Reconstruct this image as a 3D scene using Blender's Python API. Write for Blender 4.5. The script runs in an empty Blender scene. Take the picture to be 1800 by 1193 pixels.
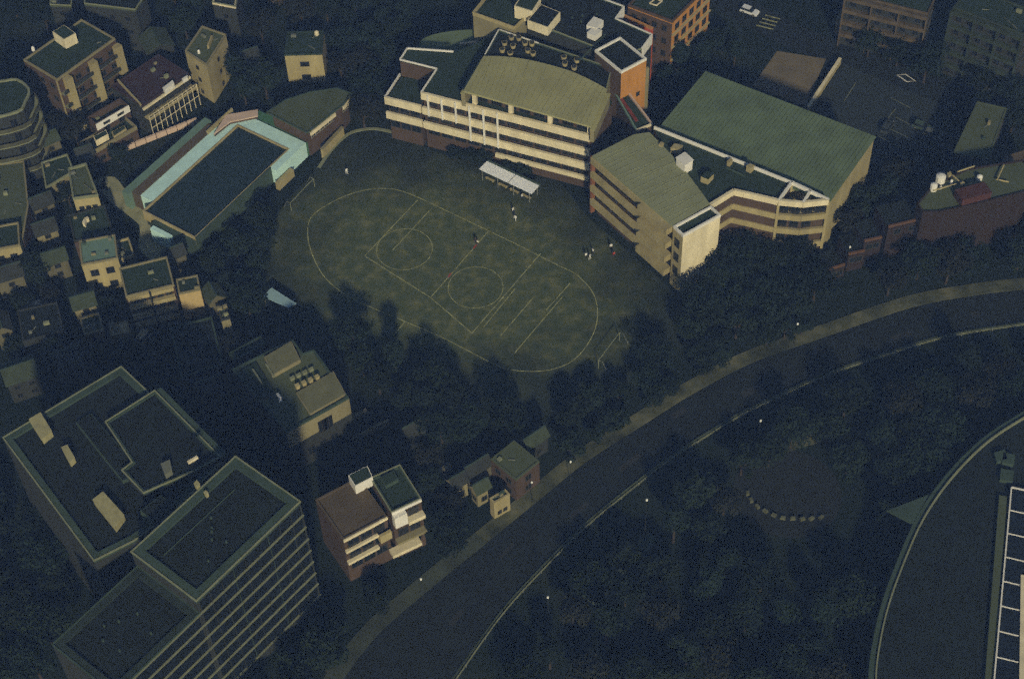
import bpy, math, random
from mathutils import Vector, Matrix
R = math.radians
random.seed(7)
sc = bpy.context.scene
COL = sc.collection

# ------------------------------------------------------------------ camera
CAM_H = 250.0
FOC = 3000.0 / 1800.0                       # focal length in picture widths
nad = Vector((100.0, -2503.5, -3000.0)).normalized()   # straight down, in camera axes
UPc = -nad
fwd = Vector((0, 0, -1))
Yc = (fwd - fwd.dot(UPc) * UPc).normalized()
Xc = Yc.cross(UPc)
cam_d = bpy.data.cameras.new('camera')
cam_d.sensor_width = 36.0
cam_d.lens = 36.0 * FOC
cam_d.clip_start = 1.0
cam_d.clip_end = 3000.0
cam = bpy.data.objects.new('camera', cam_d)
COL.objects.link(cam)
cam.matrix_world = Matrix.Translation((0, 0, CAM_H)) @ Matrix((Xc, Yc, UPc)).to_4x4()
sc.camera = cam

# ------------------------------------------------------------------ light
SUN_AZ, SUN_EL = -83.0, 28.0                # direction towards the sun, degrees from +X
world = bpy.data.worlds.new('World')
sc.world = world
world.use_nodes = True
nt = world.node_tree
sky = nt.nodes.new('ShaderNodeTexSky')
sky.sky_type = 'NISHITA'
sky.sun_disc = False
sky.sun_elevation = R(SUN_EL)
sky.sun_rotation = R(90.0 - SUN_AZ)
sky.air_density = 1.0
sky.dust_density = 0.6
sky.ozone_density = 2.0
bg = nt.nodes['Background']
bg.inputs['Strength'].default_value = 0.05
nt.links.new(sky.outputs[0], bg.inputs['Color'])
sun_d = bpy.data.lights.new('sun', 'SUN')
sun_d.energy = 4.2
sun_d.angle = R(3.0)
sun_d.color = (1.0, 0.89, 0.58)
sun = bpy.data.objects.new('sun', sun_d)
COL.objects.link(sun)
sd = Vector((math.cos(R(SUN_AZ)) * math.cos(R(SUN_EL)), math.sin(R(SUN_AZ)) * math.cos(R(SUN_EL)), math.sin(R(SUN_EL))))
sun.rotation_euler = sd.to_track_quat('Z', 'Y').to_euler()
sc.view_settings.view_transform = 'Standard'
sc.view_settings.look = 'None'
sc.view_settings.exposure = -0.25
sc.view_settings.gamma = 1.0
sc.view_settings.use_curve_mapping = False
sc.cycles.use_denoising = False
sc.cycles.use_adaptive_sampling = True
sc.cycles.adaptive_threshold = 1.0
sc.cycles.adaptive_min_samples = 5
sc.cycles.max_bounces = 4
sc.cycles.diffuse_bounces = 2
sc.cycles.glossy_bounces = 2
sc.cycles.volume_bounces = 0

# ------------------------------------------------------------------ helpers
def P(px, py, z=0.0):
    """the point at height z that the photograph shows at pixel (px, py)"""
    d = Vector((px - 900.0, -(py - 596.5), -3000.0))
    t = -(CAM_H - z) / d.dot(UPc)
    return Vector((d.dot(Xc) * t, d.dot(Yc) * t, z))

def W(pts, z=0.0):
    return [P(x, y, z).to_2d() for x, y in pts]

def ccw(pts):
    a = sum(p.x * q.y - q.x * p.y for p, q in zip(pts, pts[1:] + pts[:1]))
    return pts if a > 0 else pts[::-1]

def rect(a, b, c, z):
    """right-angled footprint: corner a, edge a-b, width towards c (pixels at height z)"""
    A, B, Cc = W([a, b, c], z)
    u = (B - A)
    n = Vector((-u.y, u.x)).normalized()
    w = (Cc - A).dot(n)
    return [A, B, B + n * w, A + n * w]

_m = {}
def mat(name, col, rough=0.85, var=0.25, scale=0.6, bump=0.0, metal=0.0, fine=6.0, spec=0.3):
    """plain weathered surface: base colour with large stains and fine grain"""
    if name in _m:
        return _m[name]
    m = bpy.data.materials.new(name)
    m.use_nodes = True
    n = m.node_tree.nodes
    l = m.node_tree.links
    b = n['Principled BSDF']
    b.inputs['Roughness'].default_value = rough
    b.inputs['Metallic'].default_value = metal
    b.inputs['Specular IOR Level'].default_value = spec
    tc = n.new('ShaderNodeTexCoord')
    geo = n.new('ShaderNodeNewGeometry')
    n1 = n.new('ShaderNodeTexNoise')
    n1.inputs['Scale'].default_value = scale
    n1.inputs['Detail'].default_value = 6
    n2 = n.new('ShaderNodeTexNoise')
    n2.inputs['Scale'].default_value = fine
    n2.inputs['Detail'].default_value = 2
    sv = n.new('ShaderNodeVectorMath'); sv.operation = 'MULTIPLY'; sv.inputs[1].default_value = (1, 1, 0.25)
    l.new(geo.outputs['Position'], sv.inputs[0])
    l.new(sv.outputs[0], n1.inputs['Vector'])
    l.new(geo.outputs['Position'], n2.inputs['Vector'])
    mx = n.new('ShaderNodeMath')
    mx.operation = 'ADD'
    l.new(n1.outputs['Fac'], mx.inputs[0])
    l.new(n2.outputs['Fac'], mx.inputs[1])
    mr = n.new('ShaderNodeMapRange')
    mr.inputs['From Min'].default_value = 0.65
    mr.inputs['From Max'].default_value = 1.35
    mr.inputs['To Min'].default_value = 1.0 - var
    mr.inputs['To Max'].default_value = 1.0 + var
    l.new(mx.outputs[0], mr.inputs['Value'])
    vm = n.new('ShaderNodeVectorMath')
    vm.operation = 'SCALE'
    vm.inputs[0].default_value = col
    l.new(mr.outputs[0], vm.inputs['Scale'])
    l.new(vm.outputs[0], b.inputs['Base Color'])
    if bump:
        bp = n.new('ShaderNodeBump')
        bp.inputs['Strength'].default_value = bump
        bp.inputs['Distance'].default_value = 0.1
        l.new(n2.outputs['Fac'], bp.inputs['Height'])
        l.new(bp.outputs[0], b.inputs['Normal'])
    _m[name] = m
    return m

def ramp_mat(name, stops, scale, detail=8, rough=0.95, bump=0.3, fine=3.0):
    if name in _m:
        return _m[name]
    m = bpy.data.materials.new(name)
    m.use_nodes = True
    n = m.node_tree.nodes
    l = m.node_tree.links
    b = n['Principled BSDF']
    b.inputs['Roughness'].default_value = rough
    b.inputs['Specular IOR Level'].default_value = 0.1
    geo = n.new('ShaderNodeNewGeometry')
    n1 = n.new('ShaderNodeTexNoise')
    n1.inputs['Scale'].default_value = scale
    n1.inputs['Detail'].default_value = detail
    n1.inputs['Roughness'].default_value = 0.62
    l.new(geo.outputs['Position'], n1.inputs['Vector'])
    cr = n.new('ShaderNodeValToRGB')
    els = cr.color_ramp.elements
    for i, (p, c) in enumerate(stops):
        e = els[i] if i < 2 else els.new(p)
        e.position = p
        e.color = (*c, 1)
    l.new(n1.outputs['Fac'], cr.inputs[0])
    l.new(cr.outputs[0], b.inputs['Base Color'])
    n2 = n.new('ShaderNodeTexNoise')
    n2.inputs['Scale'].default_value = fine
    l.new(geo.outputs['Position'], n2.inputs['Vector'])
    bp = n.new('ShaderNodeBump')
    bp.inputs['Strength'].default_value = bump
    bp.inputs['Distance'].default_value = 0.2
    l.new(n2.outputs['Fac'], bp.inputs['Height'])
    l.new(bp.outputs[0], b.inputs['Normal'])
    _m[name] = m
    return m

class MB:
    """collects faces; build() links them as one mesh object"""
    def __init__(s):
        s.v = []; s.f = []
    def prism(s, pts, z0, z1, top=True, bottom=False):
        pts = ccw(list(pts)); n = len(pts); o = len(s.v)
        s.v += [(p[0], p[1], z0) for p in pts] + [(p[0], p[1], z1) for p in pts]
        for i in range(n):
            j = (i + 1) % n
            s.f.append((o + i, o + j, o + n + j, o + n + i))
        if top: s.f.append(tuple(o + n + i for i in range(n)))
        if bottom: s.f.append(tuple(o + i for i in reversed(range(n))))
        return s
    def bar(s, A, B, w, z0, z1):
        """upright box along the line A-B, width w, centred on it"""
        A = Vector(A[:2]); B = Vector(B[:2]); d = (B - A).normalized()
        n = Vector((-d.y, d.x)) * (w / 2)
        return s.prism([A - n, B - n, B + n, A + n], z0, z1, True, True)
    def box(s, c, sx, sy, sz, rz=0.0):
        """box standing on point c"""
        ca, sa = math.cos(rz), math.sin(rz)
        pts = [(c[0] + ca * x - sa * y, c[1] + sa * x + ca * y) for x, y in
               ((-sx / 2, -sy / 2), (sx / 2, -sy / 2), (sx / 2, sy / 2), (-sx / 2, sy / 2))]
        return s.prism([Vector(p) for p in pts], c[2], c[2] + sz, True, True)
    def tube(s, pts, radii, seg=6):
        pts = [Vector(p) for p in pts]
        if not hasattr(radii, '__len__'): radii = [radii] * len(pts)
        o = len(s.v)
        for i, p in enumerate(pts):
            d = (pts[min(i + 1, len(pts) - 1)] - pts[max(i - 1, 0)]).normalized()
            a = d.orthogonal().normalized(); b = d.cross(a)
            for k in range(seg):
                t = 2 * math.pi * k / seg
                q = p + (a * math.cos(t) + b * math.sin(t)) * radii[i]
                s.v.append(tuple(q))
        for i in range(len(pts) - 1):
            for k in range(seg):
                k2 = (k + 1) % seg
                s.f.append((o + i * seg + k, o + i * seg + k2, o + (i + 1) * seg + k2, o + (i + 1) * seg + k))
        s.f.append(tuple(o + k for k in reversed(range(seg))))
        s.f.append(tuple(o + (len(pts) - 1) * seg + k for k in range(seg)))
        return s
    def ring(s, pts, t, z0, z1):
        """closed wall of thickness t just inside the outline"""
        pts = ccw(list(pts)); inn = inset(pts, t); n = len(pts); o = len(s.v)
        s.v += [(p.x, p.y, z) for z in (z0, z1) for q in (pts, inn) for p in q]
        for i in range(n):
            j = (i + 1) % n
            s.f.append((o + i, o + j, o + 2 * n + j, o + 2 * n + i))
            s.f.append((o + n + j, o + n + i, o + 3 * n + i, o + 3 * n + j))
            s.f.append((o + 2 * n + i, o + 2 * n + j, o + 3 * n + j, o + 3 * n + i))
            s.f.append((o + n + i, o + n + j, o + j, o + i))
        return s
    def mesh(s, name, m=None):
        me = bpy.data.meshes.new(name)
        me.from_pydata(s.v, [], s.f)
        me.update()
        if m: me.materials.append(m)
        return me
    def build(s, name, m, parent=None, org=None):
        if org is None and parent is not None: org = parent.location
        if org is not None:
            s.v = [(x - org[0], y - org[1], z - org[2]) for x, y, z in s.v]
        o = bpy.data.objects.new(name, s.mesh(name, m))
        COL.objects.link(o)
        if parent is not None: o.parent = parent
        elif org is not None: o.location = org
        return o

def inset(pts, t):
    n = len(pts); out = []
    for i in range(n):
        p, q, r = pts[i - 1], pts[i], pts[(i + 1) % n]
        d1 = (q - p).normalized(); d2 = (r - q).normalized()
        n1 = Vector((-d1.y, d1.x)); n2 = Vector((-d2.y, d2.x))
        k = max(0.35, 1.0 + n1.dot(n2))
        out.append(q + (n1 + n2) * (t / k))
    return out

def tag(o, label, cat, group=None):
    o['label'] = label; o['category'] = cat
    if group: o['group'] = group
    return o

def struct(o, kind='structure'):
    o['kind'] = kind
    return o

FOOT = []                                    # footprints that trees keep clear of
def thing(name, label, cat, pts=None, group=None, loc=None, foot=True):
    o = bpy.data.objects.new(name, None)
    COL.objects.link(o)
    o.empty_display_size = 1.0
    if loc is None:
        c = sum((Vector(p) for p in pts), Vector((0, 0))) / len(pts)
        loc = (c.x, c.y, 0)
    o.location = loc
    if pts and foot: FOOT.append([Vector(p) for p in pts])
    return tag(o, label, cat, group)

def child(name, me, parent, loc, rz=0.0, rel=False):
    o = bpy.data.objects.new(name, me)
    COL.objects.link(o)
    o.parent = parent
    o.location = loc if rel else Vector(loc) - parent.location
    o.rotation_euler = (0, 0, rz)
    return o

def block(root, pts, z0, z1, wall, roof, ph=0.6, pt=0.3, cap=None, lip=None):
    """walls, sunken roof deck and parapet of one volume"""
    pts = ccw(list(pts))
    MB().prism(pts, z0, z1, True).build('wall', wall, root)
    if ph > 0:
        out = inset(pts, -0.03)
        MB().ring(out, pt + 0.03, z1 - 0.12, z1 + ph).build('parapet', cap or wall, root)
        if lip:
            MB().ring(inset(pts, -0.08), 0.22, z1 + ph - 0.1, z1 + ph + 0.12).build('coping', lip, root)
        r = MB().prism(inset(pts, pt + 0.01), z1 - 0.05, z1 + 0.06).build('roof', roof, root)
    else:
        r = MB().prism(inset(pts, -0.25), z1, z1 + 0.25, True, True).build('roof', roof, root)
    return r

_win = {}
def window_mesh(w, h, fm, pm):
    k = (round(w, 2), round(h, 2), fm.name, pm.name)
    if k not in _win:
        f = MB(); t = 0.09
        for x0, x1, a, b in ((-w / 2, w / 2, 0, t), (-w / 2, w / 2, h - t, h), (-w / 2, -w / 2 + t, t, h - t), (w / 2 - t, w / 2, t, h - t),
                             (-0.03, 0.03, t, h - t)):
            f.prism([Vector((x0, -0.09)), Vector((x1, -0.09)), Vector((x1, 0.02)), Vector((x0, 0.02))], a, b, True, True)
        p = MB().prism([Vector((-w / 2 + t, -0.04)), Vector((w / 2 - t, -0.04)), Vector((w / 2 - t, 0.01)), Vector((-w / 2 + t, 0.01))], t, h - t)
        _win[k] = (f.mesh('window', fm), p.mesh('pane', pm))
    return _win[k]

def win_row(root, A, B, z, h, n, w, fm, pm, out=0.0, m0=0.5, m1=0.5, name='window'):
    """n windows along the outer wall line A-B (the wall's outside lies right of A->B)"""
    A = Vector(A[:2]); B = Vector(B[:2]); d = (B - A); L = d.length; d.normalize()
    nrm = Vector((d.y, -d.x)); rz = math.atan2(d.y, d.x)
    fmsh, pmsh = window_mesh(w, h, fm, pm)
    for i in range(n):
        s = m0 + (L - m0 - m1) * (i + 0.5) / n
        q = A + d * s + nrm * out
        o = child(name, fmsh, root, (q.x, q.y, z), rz)
        child('pane', pmsh, o, (0, 0, 0), 0, True)

def slab(root, A, B, z0, z1, d_in, d_out, m, name, m0=0.0, m1=0.0):
    """box along wall line A-B reaching d_out outside and d_in inside it"""
    A = Vector(A[:2]); B = Vector(B[:2]); d = (B - A).normalized(); nr = Vector((d.y, -d.x))
    a = A + d * m0; b = B - d * m1
    return MB().prism([a - nr * d_in, b - nr * d_in, b + nr * d_out, a + nr * d_out], z0, z1, True, True).build(name, m, root)

def lerp(a, b, t): return a + (b - a) * t

def spline(pts, n=6, closed=False):
    out = []; N = len(pts)
    rng = range(N) if closed else range(N - 1)
    for i in rng:
        g = (lambda k: pts[k % N]) if closed else (lambda k: pts[max(0, min(N - 1, k))])
        p0, p1, p2, p3 = g(i - 1), g(i), g(i + 1), g(i + 2)
        for k in range(n):
            t = k / n
            out.append(0.5 * ((2 * p1) + (p2 - p0) * t + (2 * p0 - 5 * p1 + 4 * p2 - p3) * t * t + (3 * p1 - p0 - 3 * p2 + p3) * t ** 3))
    if not closed: out.append(pts[-1])
    return out

def strip(pts, w, z0, z1, closed=False, off=0.0):
    """ribbon of width w following pts, as a thin solid"""
    n = len(pts); mb = MB(); L = []; Rr = []
    for i in range(n):
        a = pts[(i - 1) % n] if closed else pts[max(0, i - 1)]
        b = pts[(i + 1) % n] if closed else pts[min(n - 1, i + 1)]
        d = (b - a).normalized(); nr = Vector((-d.y, d.x))
        L.append(pts[i] + nr * (off + w / 2)); Rr.append(pts[i] + nr * (off - w / 2))
    for i in range(n if closed else n - 1):
        j = (i + 1) % n
        mb.v += [(Rr[i].x, Rr[i].y, z1), (Rr[j].x, Rr[j].y, z1), (L[j].x, L[j].y, z1), (L[i].x, L[i].y, z1)]
        o = len(mb.v) - 4
        mb.f.append((o, o + 1, o + 2, o + 3))
        if z1 - z0 > 0.03:
            mb.v += [(q.x, q.y, z0) for q in (Rr[i], Rr[j], L[j], L[i])]
            mb.f += [(o + 4, o + 5, o + 1, o), (o + 6, o + 7, o + 3, o + 2)]
    return mb

def sheet(name, pts, z, m, parent=None):
    return MB().prism(pts, z - 0.3, z).build(name, m, parent, None if parent is not None else (0, 0, 0))

# ------------------------------------------------------------------ materials
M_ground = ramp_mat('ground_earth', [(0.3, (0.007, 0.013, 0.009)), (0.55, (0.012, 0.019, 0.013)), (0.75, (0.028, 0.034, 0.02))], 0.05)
M_field = ramp_mat('playground_earth', [(0.28, (0.05, 0.075, 0.038)), (0.5, (0.088, 0.106, 0.048)), (0.72, (0.185, 0.185, 0.078))], 0.4, detail=12, bump=0.5)
def field_edge_fade(m, c, r0, r1, ang):
    """base colour in the middle of the pitch, fading to a dark tone towards the edges"""
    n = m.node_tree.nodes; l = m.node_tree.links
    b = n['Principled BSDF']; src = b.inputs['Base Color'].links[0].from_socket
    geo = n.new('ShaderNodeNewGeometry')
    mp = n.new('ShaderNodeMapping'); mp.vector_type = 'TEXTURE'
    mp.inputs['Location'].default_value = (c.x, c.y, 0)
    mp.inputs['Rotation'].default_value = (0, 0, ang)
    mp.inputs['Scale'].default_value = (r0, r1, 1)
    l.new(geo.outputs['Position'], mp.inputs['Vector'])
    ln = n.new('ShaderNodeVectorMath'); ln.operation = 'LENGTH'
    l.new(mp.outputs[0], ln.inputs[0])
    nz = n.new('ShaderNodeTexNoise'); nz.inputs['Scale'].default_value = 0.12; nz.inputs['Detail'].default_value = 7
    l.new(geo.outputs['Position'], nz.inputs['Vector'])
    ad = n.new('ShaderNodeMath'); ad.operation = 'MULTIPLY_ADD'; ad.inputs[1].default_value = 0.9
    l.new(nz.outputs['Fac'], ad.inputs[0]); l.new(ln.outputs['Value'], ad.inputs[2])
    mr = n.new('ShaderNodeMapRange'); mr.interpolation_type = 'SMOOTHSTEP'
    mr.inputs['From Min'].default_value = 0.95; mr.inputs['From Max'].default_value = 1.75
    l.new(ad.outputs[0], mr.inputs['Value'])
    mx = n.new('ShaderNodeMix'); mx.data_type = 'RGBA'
    l.new(mr.outputs[0], mx.inputs[0]); l.new(src, mx.inputs[6]); mx.inputs[7].default_value = (0.022, 0.03, 0.022, 1)  # mixes to a dark tone away from the pitch centre
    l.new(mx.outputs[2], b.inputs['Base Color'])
M_asph = mat('asphalt', (0.009, 0.013, 0.012), 0.9, 0.5, 0.2, 0.2)
M_verge = ramp_mat('paved_verge', [(0.38, (0.03, 0.036, 0.022)), (0.52, (0.095, 0.10, 0.055)), (0.68, (0.2, 0.19, 0.11))], 0.11)
M_pave = ramp_mat('paving', [(0.3, (0.20, 0.21, 0.12)), (0.7, (0.42, 0.40, 0.25))], 0.4)
M_line = mat('line_paint', (0.30, 0.30, 0.14), 0.9, 0.9, 0.9)
M_redline = mat('red_line_paint', (0.35, 0.05, 0.04), 0.9, 0.3)
M_white = mat('white_paint', (0.8, 0.77, 0.7), 0.7, 0.12, 0.4)
M_cream = mat('cream_render', (0.74, 0.65, 0.44), 0.85, 0.26, 0.5, 0.15)
M_tan = mat('tan_render', (0.38, 0.32, 0.16), 0.88, 0.32, 0.4, 0.15)
M_olive = mat('olive_render', (0.25, 0.22, 0.12), 0.88, 0.3, 0.35, 0.15)
M_brown = mat('brown_brick', (0.085, 0.055, 0.036), 0.9, 0.3, 0.5, 0.2)
M_orange = mat('orange_tile_cladding', (0.50, 0.23, 0.055), 0.8, 0.25, 0.6, 0.15)
M_red = mat('red_tile', (0.45, 0.08, 0.03), 0.8, 0.25)
M_grey = mat('grey_concrete', (0.16, 0.17, 0.13), 0.9, 0.3, 0.3, 0.2)
M_dark = mat('dark_concrete', (0.03, 0.034, 0.03), 0.9, 0.3, 0.3, 0.2)
M_rgreen = mat('green_sheet_roof', (0.135, 0.182, 0.10), 0.8, 0.34, 0.22, 0.1)
M_rdark = mat('dark_green_roof', (0.022, 0.040, 0.024), 0.9, 0.3, 0.25, 0.2)
M_rblack = mat('black_membrane_roof', (0.007, 0.012, 0.011), 0.95, 0.7, 0.3, 0.2)
M_rbeige = mat('beige_sheet_roof', (0.36, 0.345, 0.165), 0.75, 0.22, 0.18, 0.1)
M_rolive = mat('olive_roof', (0.08, 0.098, 0.05), 0.85, 0.2, 0.2, 0.15)
M_rbrown = mat('brown_roof', (0.10, 0.075, 0.045), 0.9, 0.25, 0.3, 0.2)
M_maroon = mat('maroon_roof', (0.045, 0.024, 0.028), 0.9, 0.3, 0.3, 0.2)
M_teal = mat('pale_teal_deck', (0.56, 0.82, 0.80), 0.8, 0.16, 0.5, 0.1)
M_tealroof = mat('teal_roof', (0.15, 0.24, 0.19), 0.8, 0.2, 0.5, 0.1)
M_blue = mat('pale_blue_canvas', (0.30, 0.45, 0.50), 0.7, 0.12)
M_pink = mat('pink_render', (0.62, 0.46, 0.36), 0.85, 0.15)
M_edge = mat('green_grey_coping', (0.045, 0.072, 0.05), 0.85, 0.3, 0.4)
M_edge2 = mat('pale_edge_trim', (0.22, 0.235, 0.14), 0.8, 0.25, 0.6)
M_steel = mat('galvanised_steel', (0.40, 0.41, 0.38), 0.5, 0.15, 1.0, 0.0, 0.5)
M_glass = mat('dark_glass', (0.012, 0.016, 0.02), 0.15, 0.2, 0.3, 0.0, 0.0, 6.0, 0.5)
M_frame = mat('bronze_frame', (0.06, 0.055, 0.045), 0.6, 0.2)
M_pframe = mat('pale_frame', (0.35, 0.33, 0.26), 0.6, 0.2)
M_bark = mat('bark', (0.05, 0.038, 0.026), 0.95, 0.3, 2.0, 0.4)
M_tyre = mat('rubber', (0.015, 0.015, 0.015), 0.9, 0.1)
M_redbrick = mat('red_brown_brick', (0.028, 0.017, 0.014), 0.9, 0.35, 0.5, 0.2)

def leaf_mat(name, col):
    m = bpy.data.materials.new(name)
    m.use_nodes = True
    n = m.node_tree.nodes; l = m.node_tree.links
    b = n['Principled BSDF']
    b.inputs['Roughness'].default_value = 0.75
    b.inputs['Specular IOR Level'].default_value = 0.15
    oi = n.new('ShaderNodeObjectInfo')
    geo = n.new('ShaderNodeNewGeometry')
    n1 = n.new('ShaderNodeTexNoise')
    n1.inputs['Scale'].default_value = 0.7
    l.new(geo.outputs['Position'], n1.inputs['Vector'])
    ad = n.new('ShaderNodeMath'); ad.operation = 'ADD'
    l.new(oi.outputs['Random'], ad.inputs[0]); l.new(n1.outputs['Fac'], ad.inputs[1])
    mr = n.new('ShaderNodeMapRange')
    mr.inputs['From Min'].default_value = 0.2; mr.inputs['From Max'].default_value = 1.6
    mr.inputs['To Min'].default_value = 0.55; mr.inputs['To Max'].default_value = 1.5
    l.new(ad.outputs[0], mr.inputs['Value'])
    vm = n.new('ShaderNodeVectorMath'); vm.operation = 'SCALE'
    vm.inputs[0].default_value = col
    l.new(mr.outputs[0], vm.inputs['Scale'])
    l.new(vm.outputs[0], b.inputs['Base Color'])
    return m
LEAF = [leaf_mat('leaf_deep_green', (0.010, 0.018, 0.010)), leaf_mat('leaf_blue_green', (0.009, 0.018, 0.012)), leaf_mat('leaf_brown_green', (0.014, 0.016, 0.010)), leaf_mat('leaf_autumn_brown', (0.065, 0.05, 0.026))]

# ------------------------------------------------------------------ setting
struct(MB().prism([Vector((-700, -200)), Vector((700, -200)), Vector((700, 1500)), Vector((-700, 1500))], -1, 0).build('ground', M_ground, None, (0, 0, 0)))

field_edge_fade(M_field, P(800, 470).to_2d(), 38.0, 24.0, R(-28))
field_px = [(440, 440), (490, 372), (540, 312), (578, 271), (619, 233), (657, 229), (708, 242), (800, 278), (960, 306), (1036, 384), (1120, 455),
            (1190, 520), (1220, 570), (1160, 650), (1040, 710), (900, 740), (760, 710), (670, 630), (560, 600), (450, 540)]
field_pts = spline(W(field_px), 4, True)
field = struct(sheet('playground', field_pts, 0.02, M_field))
FOOT.append(W([(500, 400), (580, 290), (660, 250), (960, 330), (1100, 480), (1130, 570), (1030, 640), (900, 665), (780, 640), (700, 560), (540, 500)]))

oval = [(541, 415), (547, 382), (581, 357), (620, 340), (660, 332), (698, 334), (739, 349), (800, 378), (859, 406), (905, 428), (946, 449), (982, 467), (1015, 484), (1044, 518),
        (1050, 560), (1036, 600), (1005, 635), (960, 651), (907, 651), (869, 640), (781, 595), (700, 560), (620, 525), (575, 492), (552, 455)]
strip(spline(W(oval), 5, True), 0.17, 0.024, 0.026, True).build('track_line', M_line, field, (0, 0, 0))
for a, b in (((734, 352), (641, 450)), ((859, 406), (757, 523)), ((950, 446), (830, 585)), ((712, 565), (690, 592)), ((905, 508), (850, 575)), ((1002, 498), (960, 545)), ((641, 450), (757, 523)), ((757, 523), (830, 586)), ((990, 520), (905, 620)), ((760, 365), (690, 440)), ((940, 520), (880, 590))):
    strip(W([a, b]), 0.18, 0.026, 0.028).build('court_line', M_line, field, (0, 0, 0))
for c, r in (((711, 438), 5.6), ((836, 505), 5.4)):
    cc = P(*c).to_2d()
    strip([cc + Vector((math.cos(t * math.pi / 20), math.sin(t * math.pi / 20))) * r for t in range(40)], 0.14, 0.026, 0.0285, True).build('centre_circle', M_line, field, (0, 0, 0))
for a, b in (((838, 430), (832, 437)), ((793, 480), (788, 487))):
    strip(W([a, b]), 0.3, 0.026, 0.031).build('red_mark', M_redline, field, (0, 0, 0))
kerb = strip(spline(W([(560, 296), (578, 270), (600, 246), (622, 232), (657, 227), (690, 233), (712, 241)]), 5), 0.7, 0, 0.18).build('kerb', M_edge2, None, (0, 0, 0))
struct(kerb)

# curved road with kerb, verge and guard rail
road_in = W([(700, 1330), (795, 1193), (880, 1075), (961, 987), (1025, 924), (1103, 860), (1178, 803), (1288, 734), (1340, 708), (1447, 659), (1555, 622), (1662, 590), (1800, 568), (1960, 545)])
road_in = spline(road_in, 5)
verge_c = spline(W([(540, 1260), (640, 1120), (740, 1030), (845, 945), (940, 868), (1022, 802), (1125, 736), (1215, 680), (1320, 626), (1440, 584), (1600, 530), (1720, 508), (1800, 499), (1960, 485)]), 5)
road_poly = road_in + verge_c[::-1]
struct(sheet('road', road_poly, 0.012, M_asph))
FOOT.append(road_poly)
struct(strip(verge_c[15:], 2.9, 0, 0.13).build('verge', M_verge, None, (0, 0, 0)))
struct(strip(verge_c[:16], 3.0, 0, 0.1).build('verge', mat('dim_verge', (0.045, 0.055, 0.036), 0.95, 0.6, 0.2), None, (0, 0, 0)))  # lower stretch of the verge in a darker colour
struct(strip(road_in, 0.35, 0, 0.14).build('kerb', M_rolive, None, (0, 0, 0)))
rng_r = random.Random(3)
mid = [a.lerp(b, 0.5) for a, b in zip(road_in, verge_c[:len(road_in)])]
M_patch = mat('asphalt_patch', (0.024, 0.026, 0.024), 0.9, 0.4)
for k in range(8, 60, 6):
    if k + 1 < len(mid):
        a, b = road_in[k].lerp(verge_c[min(k, len(verge_c) - 1)], rng_r.uniform(0.25, 0.75)), None
        d = (road_in[k + 1] - road_in[k]).normalized()
        pr = struct(strip([a, a + d * rng_r.uniform(1.5, 5)], rng_r.uniform(0.6, 1.6), 0.015, 0.017).build('road_patch', M_patch, None, (0, 0, 0)))
rl = thing('guard_rail', 'long thin pale guard rail following the curved road beside the wooded park', 'guard rail', loc=(road_in[30].x, road_in[30].y, 0))
rail_pts = []
for i in range(len(road_in) - 1):
    rail_pts.append(road_in[i])
def offs(pts, o):
    out = []
    for i in range(len(pts)):
        d = (pts[min(i + 1, len(pts) - 1)] - pts[max(0, i - 1)]).normalized()
        out.append(pts[i] + Vector((d.y, -d.x)) * o)
    return out
rp = offs(road_in, 0.75)
for h in (0.45, 0.8):
    MB().tube([(p.x, p.y, h) for p in rp], 0.06, 4).build('rail', M_edge2, rl)
post = MB().tube([(0, 0, 0), (0, 0, 0.85)], 0.06, 5).mesh('post', M_steel)
for p in rp[::2]:
    child('post', post, rl, (p.x, p.y, 0))

# back road with markings (top right)
rd2 = spline(W([(1180, -60), (1310, 20), (1420, 75), (1520, 110), (1600, 140), (1720, 185), (1900, 260)]), 4)
struct(strip(rd2, 8.0, 0, 0.012).build('road', M_asph, None, (0, 0, 0)))
cw = thing('crosswalk', 'white striped pedestrian crossing on the dark back road', 'crosswalk', loc=tuple(P(1354, 38)))
for k in range(4):
    a, b = P(1345 - k * 5, 27 + k * 6), P(1371 - k * 4, 34 + k * 6)
    strip([a.to_2d(), b.to_2d()], 0.42, 0.014, 0.018).build('stripe', M_line, cw)
dm = W([(1577, 132), (1592, 131), (1609, 143), (1594, 144)])
dmo = thing('diamond_marking', 'white outlined diamond painted on the back road', 'road marking', dm, foot=False)
strip(dm, 0.28, 0.014, 0.018, True).build('marking', M_white, dmo)
struct(sheet('sand_court', W([(1366, 90), (1452, 104), (1416, 186), (1322, 152)]), 0.03, mat('sand', (0.17, 0.135, 0.08), 0.95, 0.3, 0.3)))
FOOT.append(W([(1366, 90), (1452, 104), (1416, 186), (1322, 152)]))
tc_px = [(1482, 112), (1668, 190), (1590, 330), (1425, 192)]
tcourt = struct(sheet('tennis_court', W(tc_px), 0.03, mat('dark_court', (0.022, 0.03, 0.03), 0.9, 0.2, 0.2)))
FOOT.append(W(tc_px))
for a, b in (((1566, 172), (1600, 190)), ((1574, 192), (1545, 228)), ((1574, 206), (1625, 232)), ((1545, 240), (1625, 282)), ((1668, 205), (1630, 262)), ((1505, 145), (1484, 178)), ((1560, 225), (1632, 258))):
    strip(W([a, b]), 0.12, 0.034, 0.037).build('court_line', M_edge2, tcourt, (0, 0, 0))
pw = W([(1477, 104), (1420, 190)], 1.5)
bw = thing('boundary_wall', 'long pale boundary wall between the sand court and the dark tennis court', 'wall', pw, foot=False)
MB().bar(pw[0], pw[1], 0.5, 0, 1.7).build('wall', M_tan, bw)
MB().bar(pw[0], pw[1], 0.7, 1.72, 1.85).build('coping', M_cream, bw)

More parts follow.
